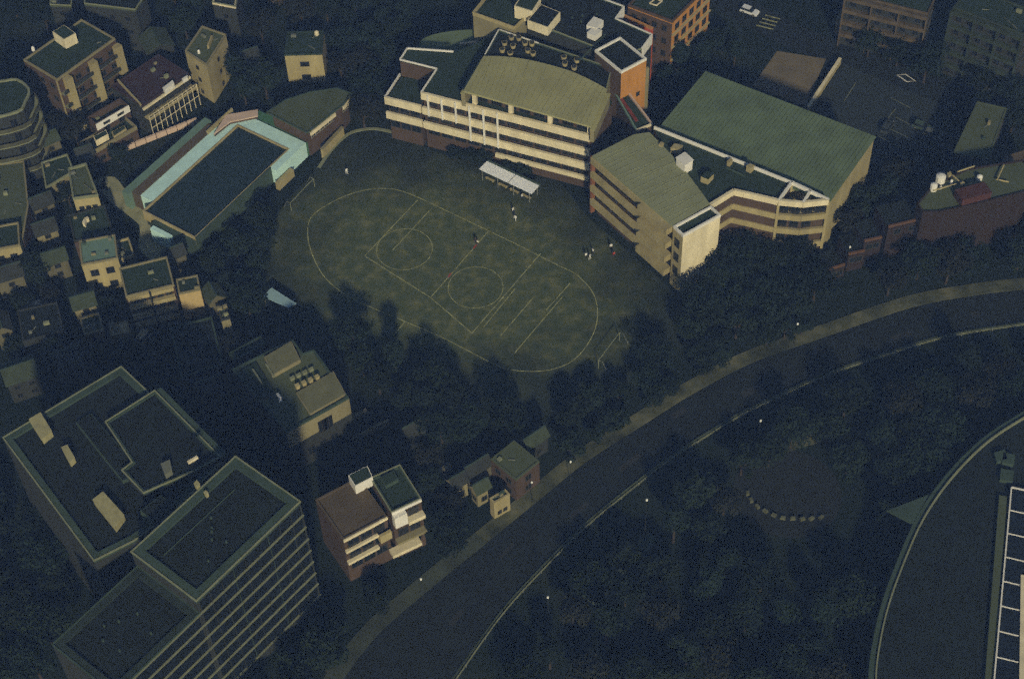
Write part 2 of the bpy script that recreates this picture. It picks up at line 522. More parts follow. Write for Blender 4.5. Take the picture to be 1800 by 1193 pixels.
# pale path between the houses and the pool
path_px = [(176, 328), (189, 322), (205, 342), (225, 358), (246, 374), (262, 390), (264, 412), (262, 432), (280, 446), (300, 452), (318, 466)]
struct(strip(spline(W(path_px), 4), 4.2, 0, 0.05).build('path', M_pave, None, (0, 0, 0)))
PATHS = [spline(W(path_px), 4)]

# ------------------------------------------------------------------ main school block
zM = 16.0
F0, F1 = P(740, 162, zM).to_2d(), P(1037, 237, zM).to_2d()
dM = (F1 - F0).normalized(); nM = Vector((dM.y, -dM.x))           # nM looks out of the front
pts_all = [F0, F1, P(1072, 160, zM).to_2d(), P(850, 95, zM).to_2d()]
sch = thing('school_building', 'long school block with white bands, vaulted beige roof and dark stepped roofs above the playground', 'building', pts_all)
# recessed core: main part with the set-back roof terrace
core = [F0 - nM * 0.9, F1 - nM * 0.9] + W([(1076, 178), (1064, 150), (877, 56), (796, 92), (716, 85), (703, 105), (768, 121)], zM)
core_c = ccw([p for p in core])
MB().prism(core_c, 0, zM - 0.5, True).build('wall', M_brown, sch)
MB().prism(inset(core_c, 0.0), zM - 0.5, zM - 0.33).build('roof', M_rdark, sch)
up = W([(703, 104), (716, 84), (797, 90), (845, 103)], zM)
for a, b, w, m in ((up[0], up[1], 0.26, M_white), (up[1], up[2], 0.26, M_white), (P(768, 120, zM).to_2d(), F0, 0.26, M_white), (up[0], P(768, 120, zM).to_2d(), 0.22, M_white)):
    MB().bar(a, b, w, zM - 0.35, zM + 0.02).build('parapet', m, sch)
# lower left wing
zL = 12.0
Lf0, Lf1 = P(676, 170, zL).to_2d(), P(740, 186, zL).to_2d()
wing = [Lf0, Lf1, P(770, 139, zL).to_2d(), P(703, 129, zL).to_2d()]
wi = inset(ccw(wing), 0.5)
MB().prism(wi, 0, zL - 0.5).build('wall', M_brown, sch)
MB().prism(wi, zL - 0.5, zL - 0.4).build('roof', M_rdark, sch)
MB().bar(wing[0], wing[3], 0.26, zL - 0.6, zL).build('parapet', M_white, sch)
slab(sch, Lf0, Lf1, zL - 1.9, zL, 0.3, 0.2, M_cream, 'spandrel')
slab(sch, Lf0, Lf1, zL - 5.9, zL - 4.1, 0.3, 0.2, M_cream, 'spandrel')
win_row(sch, Lf0, Lf1, zL - 4.05, 2.1, 3, 2.2, M_frame, M_glass, -0.45)
win_row(sch, Lf0, Lf1, zL - 8.4, 2.1, 3, 2.2, M_frame, M_glass, -0.45)
# bands and windows of the main front
for zt in (zM, zM - 4, zM - 8):
    slab(sch, F0, F1, zt - 1.8, zt, 0.3, 0.25, M_cream, 'spandrel')
slab(sch, F0, F1, 3.2, 4.2, 0.3, 0.25, M_cream, 'spandrel', 16.0, 0.0)
for zt in (zM - 4, zM - 8, zM - 12):
    win_row(sch, F0, F1, zt + 0.05, 2.1, 12, 2.6, M_frame, M_glass, -0.8, 0.4, 0.4)
LM = (F1 - F0).length
for k in range(6):
    s = 1.6 + k * 3.05
    q = F0 + dM * s + nM * 0.32
    MB().bar(q - nM * 0.16, q + nM * 0.2, 0.34, zM - (5.8 if k < 3 else 9.8), zM - 0.15).build('fin', M_white, sch)
# terrace storey under the vault
zE = 19.6
E0, E1 = P(816, 160, zE).to_2d(), P(1038, 222, zE).to_2d()
dE = (E1 - E0).normalized(); nE = Vector((dE.y, -dE.x))
arc = spline(W([(1066, 158), (1035, 141), (995, 124), (930, 107), (885, 101), (851, 100)], zE), 4)
roofp = ccw([E0, E1] + arc)
storey = ccw([E0 - nE * 2.4 + dE * 0.8, E1 - nE * 2.4 - dE * 0.6] + [p + (E0 - p).normalized() * 0.8 for p in arc])
MB().prism(storey, zM - 0.45, zE - 0.25).build('wall', M_brown, sch)
win_row(sch, E0 - nE * 2.4 + dE * 0.8, E1 - nE * 2.4 - dE * 0.6, zM - 0.2, 2.6, 8, 2.4, M_frame, M_glass, 0.05)
rb = MB().prism(inset(roofp, -0.15), zE - 0.3, zE + 0.1, True, True).build('vault_roof', M_rbeige, sch)
# standing seams on the vault roof
for k in range(1, 26):
    t = k / 26
    a = E0.lerp(E1, t)
    b = arc[::-1][min(len(arc) - 1, int(round(t * (len(arc) - 1))))]
    a2 = a.lerp(b, 0.01); b2 = a.lerp(b, 0.985)
    MB().bar(a2, b2, 0.07, zE + 0.1, zE + 0.16).build('seam', M_rbeige, rb, sch.location)
for A, B in ((E1, arc[0]), (arc[-1], E0)):
    d = (B - A).normalized(); n_ = Vector((d.y, -d.x))
    slab(sch, A, B, zM - 0.6, zE - 1.0, 0.1, 0.75, M_olive, 'gutter_wall')
    slab(sch, A, B, zE - 1.0, zE - 0.85, 0.1, 0.9, M_rbeige, 'gutter')
for k, t in enumerate((0.065, 0.36, 0.675, 0.99)):
    q = F0 + dM * (LM * (0.27 + 0.73 * t)) - nM * 0.75
    MB().bar(q - nM * 0.35, q + nM * 0.35, 0.9, zM - 0.7, zE - 0.32).build('column', M_cream, sch)
# rear roofs of the school
R1 = W([(852, 97), (877, 52), (1075, 119), (1066, 157)], 19.0) 
b1 = thing('school_annex', 'dark flat roofed plant wing with round fan units behind the vaulted school roof', 'building', R1)
block(b1, R1, 0, 18.5, M_olive, M_rblack, 0.4, 0.2, M_edge, M_edge2)
for a, b in (((852, 97), (877, 52)), ((877, 52), (947, 76))):
    A, B = W([a, b], 19.0)
    MB().bar(A, B, 0.26, 18.6, 19.05).build('white_coping', M_white, b1)
fan_me = MB()
for t in range(10):
    a0, a1 = t * math.pi / 5, (t + 1) * math.pi / 5
fan_me.tube([(0, 0, 0), (0, 0, 0.75)], [0.5, 0.62], 12)
fan_me = fan_me.mesh('fan_unit', M_tan)
grille = MB().tube([(0, 0, 0.76), (0, 0, 0.79)], 0.5, 12).mesh('fan_grille', M_dark)
def fan(root, px, z, s=1.0):
    q = P(px[0], px[1], z)
    o = child('fan_unit', fan_me, root, (q.x, q.y, z))
    o.scale = (s, s, s)
    child('fan_grille', grille, o, (0, 0, 0), 0, True)
for p in ((899, 69), (912, 70), (887, 79), (902, 84), (883, 91), (897, 97), (923, 79), (935, 80), (928, 92), (937, 97), (991, 104), (1014, 109), (993, 115), (1009, 122)):
    fan(b1, p, 18.55, 1.0)
R2 = W([(927, 36), (1046, 82), (1082, 96), (1128, 86), (1146, 61), (1082, 33), (1097, 12), (1010, -20), (951, -2)], 19.8)
b2 = thing('school_rear_block', 'dark flat roofed rear school block edged in white with two pale cabinets on top', 'building', R2)
block(b2, R2, 0, 19.4, M_dark, M_rblack, 0.35, 0.2, M_edge, M_edge2)
q5 = W([(927, 36), (963, 49), (985, 22), (951, 8)], 21.6)
MB().prism(q5, 19.4, 21.6).build('stair_head', M_cream, b2)
MB().prism(inset(ccw(q5), 0.2), 21.6, 21.66).build('stair_head_roof', M_rblack, b2)
for a, b in (((1097, 12), (1082, 33)), ((1146, 61), (1128, 86)), ((1082, 33), (1146, 61)), ((1097, 12), (1010, -20))):
    A, B = W([a, b], 19.8)
    MB().bar(A, B, 0.3, 17.4, 19.95).build('side_wall', M_white, b2)
def cabinet(root, px4, z, h, m=M_cream, name='air_conditioner', top=None):
    pts = W(px4, z + h)
    o = MB().prism(pts, z, z + h).build(name, m, root)
    MB().prism(inset(ccw(pts), -0.05), z + h, z + h + 0.08, True, True).build('lid', top or m, o, root.location)
    return o
cabinet(b2, [(1031, 45), (1044, 30), (1061, 37), (1048, 50)], 19.4, 1.6, M_white)
cabinet(b2, [(1032, 58), (1043, 48), (1058, 54), (1046, 64)], 19.4, 1.4, M_white)
slab(b2, P(1018, 107, 19.6), P(1064, 61, 19.6), 19.47, 19.75, 0.1, 0.1, M_edge, 'pipe')
Q1 = W([(831, 22), (904, 48), (935, 20), (951, -2), (872, -30)], 20.0)
b3 = thing('school_rear_wing', 'small flat roofed rear school wing with pale front wall', 'building', Q1)
block(b3, Q1, 0, 19.3, M_olive, M_rdark, 0.7, 0.3, M_tan, M_tan)
q4 = W([(904, 11), (936, 21), (951, -2), (920, -14)], 22.5)
MB().prism(q4, 19.4, 22.5).build('stair_head', M_cream, b3)
MB().prism(inset(ccw(q4), 0.25), 22.5, 22.56).build('stair_head_roof', M_rdark, b3)
# low curved green roof behind the left wing
cg = spline(W([(738, 84), (742, 72), (765, 62), (800, 56), (840, 54), (880, 58), (900, 75)], 12.0), 4) + W([(880, 110), (800, 105)], 12.0)
b4 = thing('hall', 'low hall with pale green curved roof behind the school block', 'building', cg)
block(b4, cg, 0, 11.8, M_olive, M_rgreen, 0.0)
slab(b4, P(808, 78, 12.3), P(846, 73, 12.3), 12.05, 12.5, 0.25, 0.25, M_cream, 'skylight')

# ------------------------------------------------------------------ orange tower
zO = 21.5
ot = rect((1046, 88), (1092, 126), (1089, 64), zO)
b5 = thing('orange_tower', 'tall square tower clad in orange with white edged dark roof', 'tower', ot)
oc = ccw(ot)
MB().prism(oc, 0, zO - 0.6).build('wall', M_orange, b5)
MB().ring(inset(oc, -0.05), 0.35, zO - 0.6, zO).build('parapet', M_white, b5)
MB().prism(inset(oc, 0.3), zO - 0.6, zO - 0.5).build('roof', M_rblack, b5)
for i in range(4):                                            # left flank's shade painted in as a dark brown skin
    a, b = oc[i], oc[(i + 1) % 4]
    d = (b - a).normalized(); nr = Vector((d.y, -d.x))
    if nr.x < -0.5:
        slab(b5, a, b, 0, zO - 0.62, 0.0, 0.06, M_brown, 'side_light_tone')
    if nr.x > 0.3 and nr.y < -0.3:
        for zz in (12.5, 8.8):
            win_row(b5, a, b, zz, 1.1, 1, 0.9, M_frame, M_glass, 0.03, 5.2, 2.6)
        slab(b5, b, b + d * 0.9, 0, zO - 3, 0.5, 0.0, M_olive, 'pilaster')
# covered bridge between tower and second block
zB = 14.5
bp = W([(1076, 153), (1096, 151), (1146, 217), (1119, 228)], zB)
b6 = thing('covered_walkway', 'narrow sloping covered walkway with white edges linking orange tower and second school block', 'walkway', bp)
MB().prism(bp, 0, zB - 0.5).build('wall', M_brown, b6)
MB().prism(inset(ccw(bp), 0.25), zB - 0.5, zB - 0.4).build('roof', M_rdark, b6)
MB().bar(bp[0], bp[3], 0.35, zB - 0.5, zB).build('parapet', M_tealroof, b6)
MB().bar(bp[1], bp[2], 0.35, zB - 0.5, zB).build('parapet', M_pink, b6)
MB().bar(bp[3], bp[2], 0.35, zB - 0.48, zB + 0.02).build('parapet', M_cream, b6)
rs = W([(1077, 157), (1084, 157), (1122, 212), (1117, 214)], zB - 0.3)
MB().prism(rs, zB - 0.38, zB - 0.3).build('red_panel', mat('dull_red', (0.2, 0.04, 0.025), 0.9, 0.4), b6)

# orange-brown apartment block at the top
zA = 17.0
A_, B_, C_ = P(1104, 8, zA).to_2d(), P(1182, 37, zA).to_2d(), P(1250, -30, zA).to_2d()
ap = [A_, B_, C_, A_ + (C_ - B_)]
b7 = thing('orange_apartment_block', 'orange brown apartment block with window rows and dark roof at the top edge', 'building', ap)
block(b7, ap, 0, zA - 0.5, M_orange, M_rdark, 0.5, 0.3, M_brown)
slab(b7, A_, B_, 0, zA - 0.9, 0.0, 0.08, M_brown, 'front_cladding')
for zz in (zA - 3.4, zA - 6.8, zA - 10.2):
    win_row(b7, B_, C_, zz, 1.7, 5, 1.6, M_frame, M_glass, 0.03)
    win_row(b7, A_, B_, zz, 1.6, 4, 1.2, M_frame, M_glass, 0.11)
    slab(b7, B_, C_, zz - 0.6, zz - 0.35, 0.0, 0.5, M_tan, 'balcony')
sq = W([(1142, 4), (1152, -4), (1164, 0), (1154, 8)], zA)
strip(sq, 0.25, zA - 0.42, zA - 0.2, True).build('roof_hatch', M_cream, b7)
rw = W([(1090, 24), (1147, 50)], 16.0)
b8 = thing('red_tiled_wall', 'red orange tiled wall beside the rear school block', 'wall', rw, foot=False)
MB().bar(rw[0], rw[1], 0.6, 0, 15.8).build('wall', M_red, b8)
MB().bar(rw[0], rw[1], 0.8, 15.8, 16.0).build('coping', M_orange, b8)

# ------------------------------------------------------------------ second school block
zS = 16.0
S = [P(1040, 274, zS).to_2d(), P(1183, 398, zS).to_2d()]
dS = (S[1] - S[0]).normalized(); nS = Vector((dS.y, -dS.x))
s_arc = spline(W([(1248, 358), (1216, 314), (1181, 272), (1142, 232)], zS), 4)
s_roof = ccw([S[0], S[1]] + s_arc + W([(1114, 236)], zS))
b9 = thing('second_school_block', 'banded school block with pale olive roof ending in a bare cream stair tower', 'building', s_roof)
MB().prism(inset(s_roof, 0.9), 0, zS - 0.35).build('wall', M_brown, b9)
srf = MB().prism(inset(s_roof, 0.05), zS - 0.35, zS).build('roof', mat('pale_olive_sheet_roof', (0.27, 0.285, 0.16), 0.75, 0.22, 0.18, 0.1), b9)
n_s = 20
for k in range(1, n_s):
    a = S[0].lerp(S[1], k / n_s)
    b = P(1114, 236, zS).to_2d().lerp(s_arc[0], 0)
    full = s_arc[::-1]
    b = full[min(len(full) - 1, int(round(k / n_s * (len(full) - 1))))]
    MB().bar(a.lerp(b, 0.02), a.lerp(b, 0.97), 0.07, zS, zS + 0.06).build('seam', _m['pale_olive_sheet_roof'], srf, b9.location)
LS = (S[1] - S[0]).length
half = S[0].lerp(S[1], 0.64)
for zt in (zS - 0.35, zS - 4.2, zS - 8.0, zS - 11.8):
    slab(b9, S[0], half, zt - 1.5, zt, 0.4, 0.3, M_tan, 'spandrel')
    slab(b9, half, S[1], zt - 1.5, zt, 0.4, 1.4, M_tan, 'spandrel', 0.0, 0.3)
    if zt < zS - 1:
        win_row(b9, S[0], half, zt + 0.05, 2.1, 6, 2.1, M_frame, M_glass, -0.8)
        win_row(b9, half, S[1], zt + 0.05, 2.1, 4, 1.8, M_frame, M_glass, -0.8)
MB().bar(S[0] - dS * 0.1, S[0] - nS * 0.9 - dS * 0.1, 0.5, 0, zS - 0.4).build('corner_pier', mat('rust_tile', (0.22, 0.09, 0.04), 0.9, 0.3), b9)
# stair tower at its end
T = rect((1184, 398), (1201, 414), (1248, 361), zS)
Tc = ccw(T)
MB().prism(Tc, 0, zS - 0.5).build('stair_tower', M_cream, b9)
MB().ring(inset(Tc, -0.05), 0.35, zS - 0.5, zS + 0.15).build('parapet', M_white, b9)
MB().prism(inset(Tc, 0.31), zS - 0.5, zS - 0.4).build('stair_roof', M_rdark, b9)
slab(b9, T[0], T[1], 0, zS - 0.55, 0.0, 0.07, M_tan, 'side_light_tone')  # dimmer left side of the tower, its shade painted in as tan
for zz in (11.6, 7.8, 4.0):
    win_row(b9, T[0], T[1], zz, 2.2, 1, 1.4, M_frame, M_glass, 0.1)
# right wing with folded front
wr = W([(1248, 359), (1290, 333), (1330, 342), (1369, 351)], zS)
back = W([(1392, 319), (1150, 222)], zS)
wing2 = ccw(wr + back + W([(1181, 275), (1216, 316)], zS))
b10 = thing('folded_school_wing', 'banded school wing with folded front, dark roof and pale open triangular frame', 'building', wing2)
MB().prism(wing2, 0, zS - 0.9).build('wall', M_brown, b10)
MB().prism(inset(wing2, 0.0), zS - 0.9, zS - 0.75).build('roof', M_rdark, b10)
MB().bar(back[0], back[1], 0.26, zS - 0.9, zS + 0.02).build('parapet', M_white, b10)
tri = W([(1369, 351), (1412, 355), (1457, 350)], zS)
front = wr + tri[1:]
for i in range(len(front) - 1):
    a, b = front[i], front[i + 1]
    for zt in (zS, zS - 3.8, zS - 7.6, zS - 11.4):
        slab(b10, a, b, zt - 1.35, zt, 0.3, 0.25, M_tan if zt < zS else M_cream, 'spandrel')
    n = max(2, int((b - a).length / 2.4))
    for zt in (zS - 3.8, zS - 7.6, zS - 11.4):
        win_row(b10, a, b, zt + 0.05, 2.2, n, (b - a).length / n - 0.5, M_frame, M_glass, -0.1 if i < 3 else -0.5, 0.1, 0.1)
end = ccw([front[3] + Vector((0.3, 0.5)), front[4] + Vector((0, 0.5)), front[5] + Vector((-0.3, 0.4)), back[0]])
MB().prism(end, 0, zS - 4.2).build('wall', M_brown, b10)
MB().prism(inset(end, 0), zS - 4.2, zS - 4.1).build('terrace', M_tan, b10)
for a, b in ((wr[3], back[0]), (back[0], tri[2]), (tri[1], back[0].lerp(tri[2], 0.5))):
    MB().bar(a, b, 0.45, zS - 0.7, zS + 0.04).build('frame_beam', M_white, b10)
for q in (wr[3], back[0], tri[2]):
    MB().bar(q - Vector((0.25, 0)), q + Vector((0.25, 0)), 0.5, 0, zS - 0.72).build('column', M_tan, b10)
ph = W([(1189, 277), (1204, 268), (1218, 281), (1204, 290)], zS + 1.9)
o = MB().prism(ph, zS - 0.74, zS + 1.8).build('penthouse', M_white, b10)
MB().prism(inset(ccw(ph), -0.12), zS + 1.8, zS + 1.95, True, True).build('penthouse_roof', M_white, o, b10.location)
cabinet(b10, [(1179, 260), (1186, 253), (1200, 256), (1194, 264)], zS - 0.74, 1.3, M_tan)
cabinet(b10, [(1158, 254), (1162, 250), (1167, 252), (1163, 256)], zS - 0.74, 1.2, M_tan)
cabinet(b10, [(1232, 310), (1243, 301), (1255, 305), (1245, 315)], zS - 0.74, 1.5, M_tan, top=M_rdark)
cabinet(b10, [(1312, 292), (1318, 288), (1326, 291), (1320, 296)], zS - 0.74, 1.4, M_tan)
cabinet(b10, [(1278, 284), (1284, 279), (1288, 281), (1282, 286)], zS - 0.74, 1.2, M_tan)
slab(b10, P(1276, 291, zS), P(1310, 306, zS), zS - 0.74, zS - 0.3, 0.1, 0.1, M_edge, 'pipe')

# gymnasium
zG = 14.0
G = rect((1240, 125), (1540, 240), (1150, 233), zG)
b11 = thing('gymnasium', 'big gymnasium with broad plain green ribbed metal roof', 'building', G)
Gc = ccw(G)
MB().prism(inset(Gc, 0.25), 0, zG - 0.3).build('wall', M_tan, b11)
gr = MB().prism(Gc, zG - 0.3, zG, True, True).build('roof', M_rgreen, b11)
for k in range(1, 44):
    a = G[0].lerp(G[1], k / 44); b = G[3].lerp(G[2], k / 44)
    MB().bar(a.lerp(b, 0.005), a.lerp(b, 0.995), 0.09, zG, zG + 0.07).build('rib', M_rgreen, gr, b11.location)

# shelter on the playground
zs = 3.0
sp = rect((857, 282), (949, 325), (842, 297), zs)
b12 = thing('white_shelter', 'long white flat roofed open shelter at the edge of the playground', 'shelter', sp)
sr = ccw(sp)
for t0, t1 in ((0.0, 0.545), (0.56, 1.0)):
    a, b = sp[0].lerp(sp[1], t0), sp[0].lerp(sp[1], t1)
    c, d = sp[3].lerp(sp[2], t1), sp[3].lerp(sp[2], t0)
    MB().prism([a, b, c, d], zs - 0.12, zs, True, True).build('roof_panel', mat('white_sheet', (0.9, 0.93, 1.0), 0.6, 0.06), b12)
MB().bar(sp[0], sp[1], 0.5, zs - 0.3, zs + 0.1).build('gutter', M_edge, b12)
for t in (0.02, 0.34, 0.66, 0.98):
    for e in ((sp[0], sp[1]), (sp[3], sp[2])):
        q = e[0].lerp(e[1], t).lerp(sp[0].lerp(sp[2], 0.5), 0.06)
        MB().tube([(q.x, q.y, 0), (q.x, q.y, zs - 0.12)], 0.08, 6).build('post', M_steel, b12)
for k, t in enumerate((0.15, 0.4, 0.62, 0.85)):
    q = sp[3].lerp(sp[2], t).lerp(sp[0].lerp(sp[1], t), 0.3)
    a = math.atan2((sp[1] - sp[0]).y, (sp[1] - sp[0]).x)
    MB().box((q.x, q.y, 0.38), 2.2, 0.5, 0.08, a).box((q.x - math.cos(a) * 0.8, q.y - math.sin(a) * 0.8, 0), 0.1, 0.4, 0.38, a).box((q.x + math.cos(a) * 0.8, q.y + math.sin(a) * 0.8, 0), 0.1, 0.4, 0.38, a).build('bench', M_tan, b12)

# goals
def goal(a, b, label):
    A, B = P(a[0], a[1], 2.4), P(b[0], b[1], 2.4)
    c = (A + B) / 2
    g = thing('football_goal', label, 'goal', loc=(c.x, c.y, 0), group='goals at both ends of the playground')
    d = (B - A).normalized(); n = Vector((d.y, -d.x, 0))
    if (P(800, 490) - c).dot(n) > 0: n = -n
    MB().tube([A, B], 0.08, 6).build('crossbar', M_edge2, g)
    for q in (A, B):
        MB().tube([q, (q.x, q.y, 0)], 0.08, 6).build('post', M_edge2, g)
        MB().tube([q, q + n * 0.9, Vector((q.x, q.y, 0)) + n * 2.0], 0.04, 5).build('net_stay', M_steel, g)
goal((510, 357), (551, 314), 'white goal frame on the playground nearest the swimming pool')
goal((1089, 584), (1052, 633), 'white goal frame at the end of the playground nearest the curved road')

# ------------------------------------------------------------------ swimming pool
zp = 4.0
PA, PB, PC = P(418, 221, zp).to_2d(), P(273, 353, zp).to_2d(), P(501, 261, zp).to_2d()
u = (PB - PA).normalized(); v = Vector((-u.y, u.x))
if v.dot(PC - PA) < 0: v = -v
PL, PW = (PB - PA).length + 3.6, 13.4
def pp(s, t): return PA + u * s + v * t
pl = [pp(-5, -9.2), pp(PL + 1.5, -9.2), pp(PL + 1.5, PW + 2.6), pp(-5, PW + 2.6)]
b13 = thing('swimming_pool', 'raised outdoor swimming pool with dark water and pale teal deck', 'swimming pool', pl)
MB().ring([pp(-0.3, -0.3), pp(-0.3, PW + 0.3), pp(PL, PW + 0.3), pp(PL, -0.3)], 0.3, 1.6, zp + 0.1).build('coping', M_tan, b13)
MB().prism([pp(0, 0), pp(PL - 0.3, 0), pp(PL - 0.3, PW), pp(0, PW)], 0, zp - 0.35).build('water', mat('dark_pool_water', (0.02, 0.035, 0.035), 0.2, 0.2, 0.4, 0.15), b13)
def pdeck(s0, s1, t0, t1, z, m, name='deck'):
    return MB().prism([pp(s0, t0), pp(s1, t0), pp(s1, t1), pp(s0, t1)], 0, z).build(name, m, b13)
pdeck(-2.6, PL - 3.2, -3.6, -0.32, zp, M_teal)
pdeck(3.0, PL - 2.8, -5.6, -3.62, zp + 0.25, M_rbrown, 'planter')
pdeck(2.0, PL - 1.8, -7.4, -5.62, zp + 0.3, M_tealroof)
pdeck(-3.6, -0.32, -0.3, PW + 2.0, zp, M_teal)
pdeck(-6.4, -3.62, 0.5, PW + 2.0, zp - 0.4, mat('green_matting', (0.06, 0.16, 0.085), 0.9, 0.2), 'matting')
pdeck(-0.3, 6.2, PW + 0.32, PW + 2.0, zp, M_teal)
pdeck(6.25, PL, PW + 0.32, PW + 0.7, zp + 0.2, M_edge, 'edge_wall')
pdeck(PL + 0.02, PL + 1.6, 3.0, PW + 0.3, zp - 0.6, M_edge, 'end_wall')
pdeck(PL + 1.62, PL + 2.6, 4.0, 9.0, zp - 0.3, M_teal, 'step')
pdeck(2.5, 7.5, PW + 2.4, PW + 3.3, 2.0, M_tan, 'bench')
MB().bar(pp(-2.8, -3.7), pp(5.5, -3.7), 0.35, zp + 0.02, zp + 1.0).build('handrail_wall', M_tan, b13)
# pink front of the changing rooms
ck = W([(376, 235), (398, 202), (452, 193), (452, 203), (404, 213)], 4.9)
b14 = thing('changing_room', 'low changing room with pale pink flat roof beside the pool', 'building', ck)
MB().prism(ck, 0, 4.6).build('wall', M_brown, b14)
MB().prism(inset(ccw(ck), -0.15), 4.6, 4.85, True, True).build('roof', M_pink, b14)
fan_px = [(468, 198), (501, 176), (545, 162), (593, 155), (619, 165), (604, 184), (540, 234)]
fz = 7.5
fr = W(fan_px, fz)
b15 = thing('fan_roofed_hall', 'hall with fan shaped olive roof between the pool and the school', 'building', fr)
MB().prism(inset(ccw(fr), 0.8), 0, fz - 0.3).build('wall', M_brown, b15)
fo = MB().prism(fr, fz - 0.3, fz, True, True).build('roof', M_rolive, b15)
MB().ring(inset(ccw(fr), -0.04), 0.3, fz, fz + 0.15).build('roof_edge', M_edge, b15)
c0 = fr[6]
for k in range(1, 12):
    tq = spline(fr[0:5], 3)[k]
    MB().bar(c0.lerp(tq, 0.1), c0.lerp(tq, 0.98), 0.08, fz, fz + 0.06).build('rib', M_rolive, fo, b15.location)
for a, b, c in (((604, 186), (617, 171), 2), ((546, 232), (590, 197), 5)):
    A, B = W([a, b], fz)
    win_row(b15, A, B, fz - 2.6, 1.6, c, 1.2, M_pframe, M_glass, -0.7)
    slab(b15, A, B, fz - 1.2, fz - 0.35, 0.3, 0.0, M_cream, 'lit_fascia')  # cream only along the sunlit stretches of eave, light painted in
tr = W([(565, 262), (602, 222)], 2.6)
b16 = thing('low_wall', 'low tan retaining wall beside the fan roofed hall', 'wall', tr, foot=False)
MB().bar(tr[0], tr[1], 0.5, 0, 2.4).build('wall', M_tan, b16)
MB().bar(tr[0], tr[1], 0.65, 2.4, 2.55).build('coping', M_olive, b16)
pk = W([(181, 272), (346, 207)], 1.25)
b17 = thing('pink_boundary_wall', 'long segmented pink boundary wall behind the swimming pool', 'wall', pk, foot=False)
for k in range(9):
    MB().bar(pk[0].lerp(pk[1], k / 9 + 0.004), pk[0].lerp(pk[1], (k + 1) / 9 - 0.004), 0.5, 0, 1.25).build('panel', M_pink, b17)

# ------------------------------------------------------------------ houses on the left
def house(name, label, fp, h, wall, roof, ph=0.5, cap=None, lip=None, cat='building', group=None, floors=None, win=(1.4, 1.4), sides=None, frame=None, nw=None):
    """flat-roofed house; windows on the sides that look towards the camera"""
    t = thing(name, label, cat, fp, group)
    block(t, fp, 0, h - ph, wall, roof, ph, 0.3, cap, lip)
    crng = random.Random(int(abs(fp[0].x * 7 + fp[0].y * 3)))
    cx_ = sum((p for p in fp), Vector((0, 0))) / len(fp)
    e_ = (fp[1] - fp[0]); ang_ = math.atan2(e_.y, e_.x)
    for k_ in range(crng.randint(2, 5)):
        q_ = cx_ + (fp[crng.randrange(len(fp))] - cx_) * crng.uniform(0.2, 0.75)
        if crng.random() < 0.65:
            MB().box((q_.x, q_.y, h - ph + 0.05), crng.uniform(0.5, 1.2), crng.uniform(0.35, 0.7), crng.uniform(0.4, 0.9), ang_).build('air_conditioner', crng.choice((M_grey, M_olive, M_edge, M_edge2)), t)
        else:
            r_ = Vector((math.cos(ang_), math.sin(ang_))) * crng.uniform(0.8, 2.0)
            MB().tube([(q_.x, q_.y, h - ph + 0.2), ((q_ + (cx_ - q_).normalized() * r_.length).x, (q_ + (cx_ - q_).normalized() * r_.length).y, h - ph + 0.2)], 0.1, 5).build('pipe', M_grey, t)
    fp = ccw(list(fp)); floors = floors or max(1, int(h / 3.1)); fh = (h - 0.8) / floors
    for i in range(len(fp)):
        a, b = fp[i], fp[(i + 1) % len(fp)]
        d = (b - a); L = d.length; d.normalize()
        if Vector((d.y, -d.x)).y > -0.15 or L < 2.2: continue
        n = nw or max(1, int(L / 3.0))
        for f in range(floors):
            win_row(t, a, b, 0.9 + f * fh, min(win[1], fh - 1.1), n, min(win[0], L / n - 0.6), frame or M_frame, M_glass, 0.03)
    return t

def penthouse(t, px4, z, h, wall, roof, name='penthouse'):
    pts = W(px4, z + h)
    o = MB().prism(pts, z, z + h).build(name, wall, t)
    MB().prism(inset(ccw(pts), 0.15), z + h, z + h + 0.05).build('penthouse_roof', roof, o, t.location)
    return o

def tank(t, px, z, r=0.6, h=1.4, m=None):
    q = P(px[0], px[1], z)
    o = MB().tube([(q.x, q.y, z), (q.x, q.y, z + h)], r, 10).build('water_tank', m or M_white, t)
    MB().tube([(q.x, q.y, z + h), (q.x, q.y, z + h + 0.25)], [r * 1.02, r * 0.4], 10).build('tank_lid', m or M_white, o, t.location)

z1 = 15.0
h1 = house('apartment_house', 'four storey tan apartment house with dark green roof and small roof hut, top left', rect((100, 140), (202, 67), (48, 100), z1), z1, M_brown, M_rdark, 0.4, M_olive)
penthouse(h1, [(92, 56), (112, 70), (133, 59), (113, 44)], z1 - 0.4, 2.6, M_cream, M_rdark)
fa, fb = P(100, 140, z1).to_2d(), P(202, 67, z1).to_2d()
for zz in (11.2, 7.6, 4.0):
    slab(h1, fa, fb, zz - 0.14, zz, 0.0, 1.2, M_edge2, 'balcony_slab')
    d = (fb - fa).normalized(); nr = Vector((d.y, -d.x))
    slab(h1, fa + nr * 1.2, fb + nr * 1.2, zz, zz + 0.9, 0.0, 0.06, M_dark, 'balcony_railing')
for t in (0.13, 0.55, 0.97):
    q = fa.lerp(fb, t)
    slab(h1, q - (fb - fa).normalized() * 0.8, q + (fb - fa).normalized() * 0.8, 0, z1 - 0.5 - t, 0.0, 1.35, M_tan, 'bay')
c1_ = P(48, 100, z1).to_2d()
slab(h1, c1_, fa, 0, z1 - 0.45, 0.0, 0.07, M_tan, 'side_light_tone')  # sunlight on the left face painted in as a lighter tan skin
tank(h1, (59, 89), z1 - 0.4, 0.35, 0.8)
z2 = 11.0
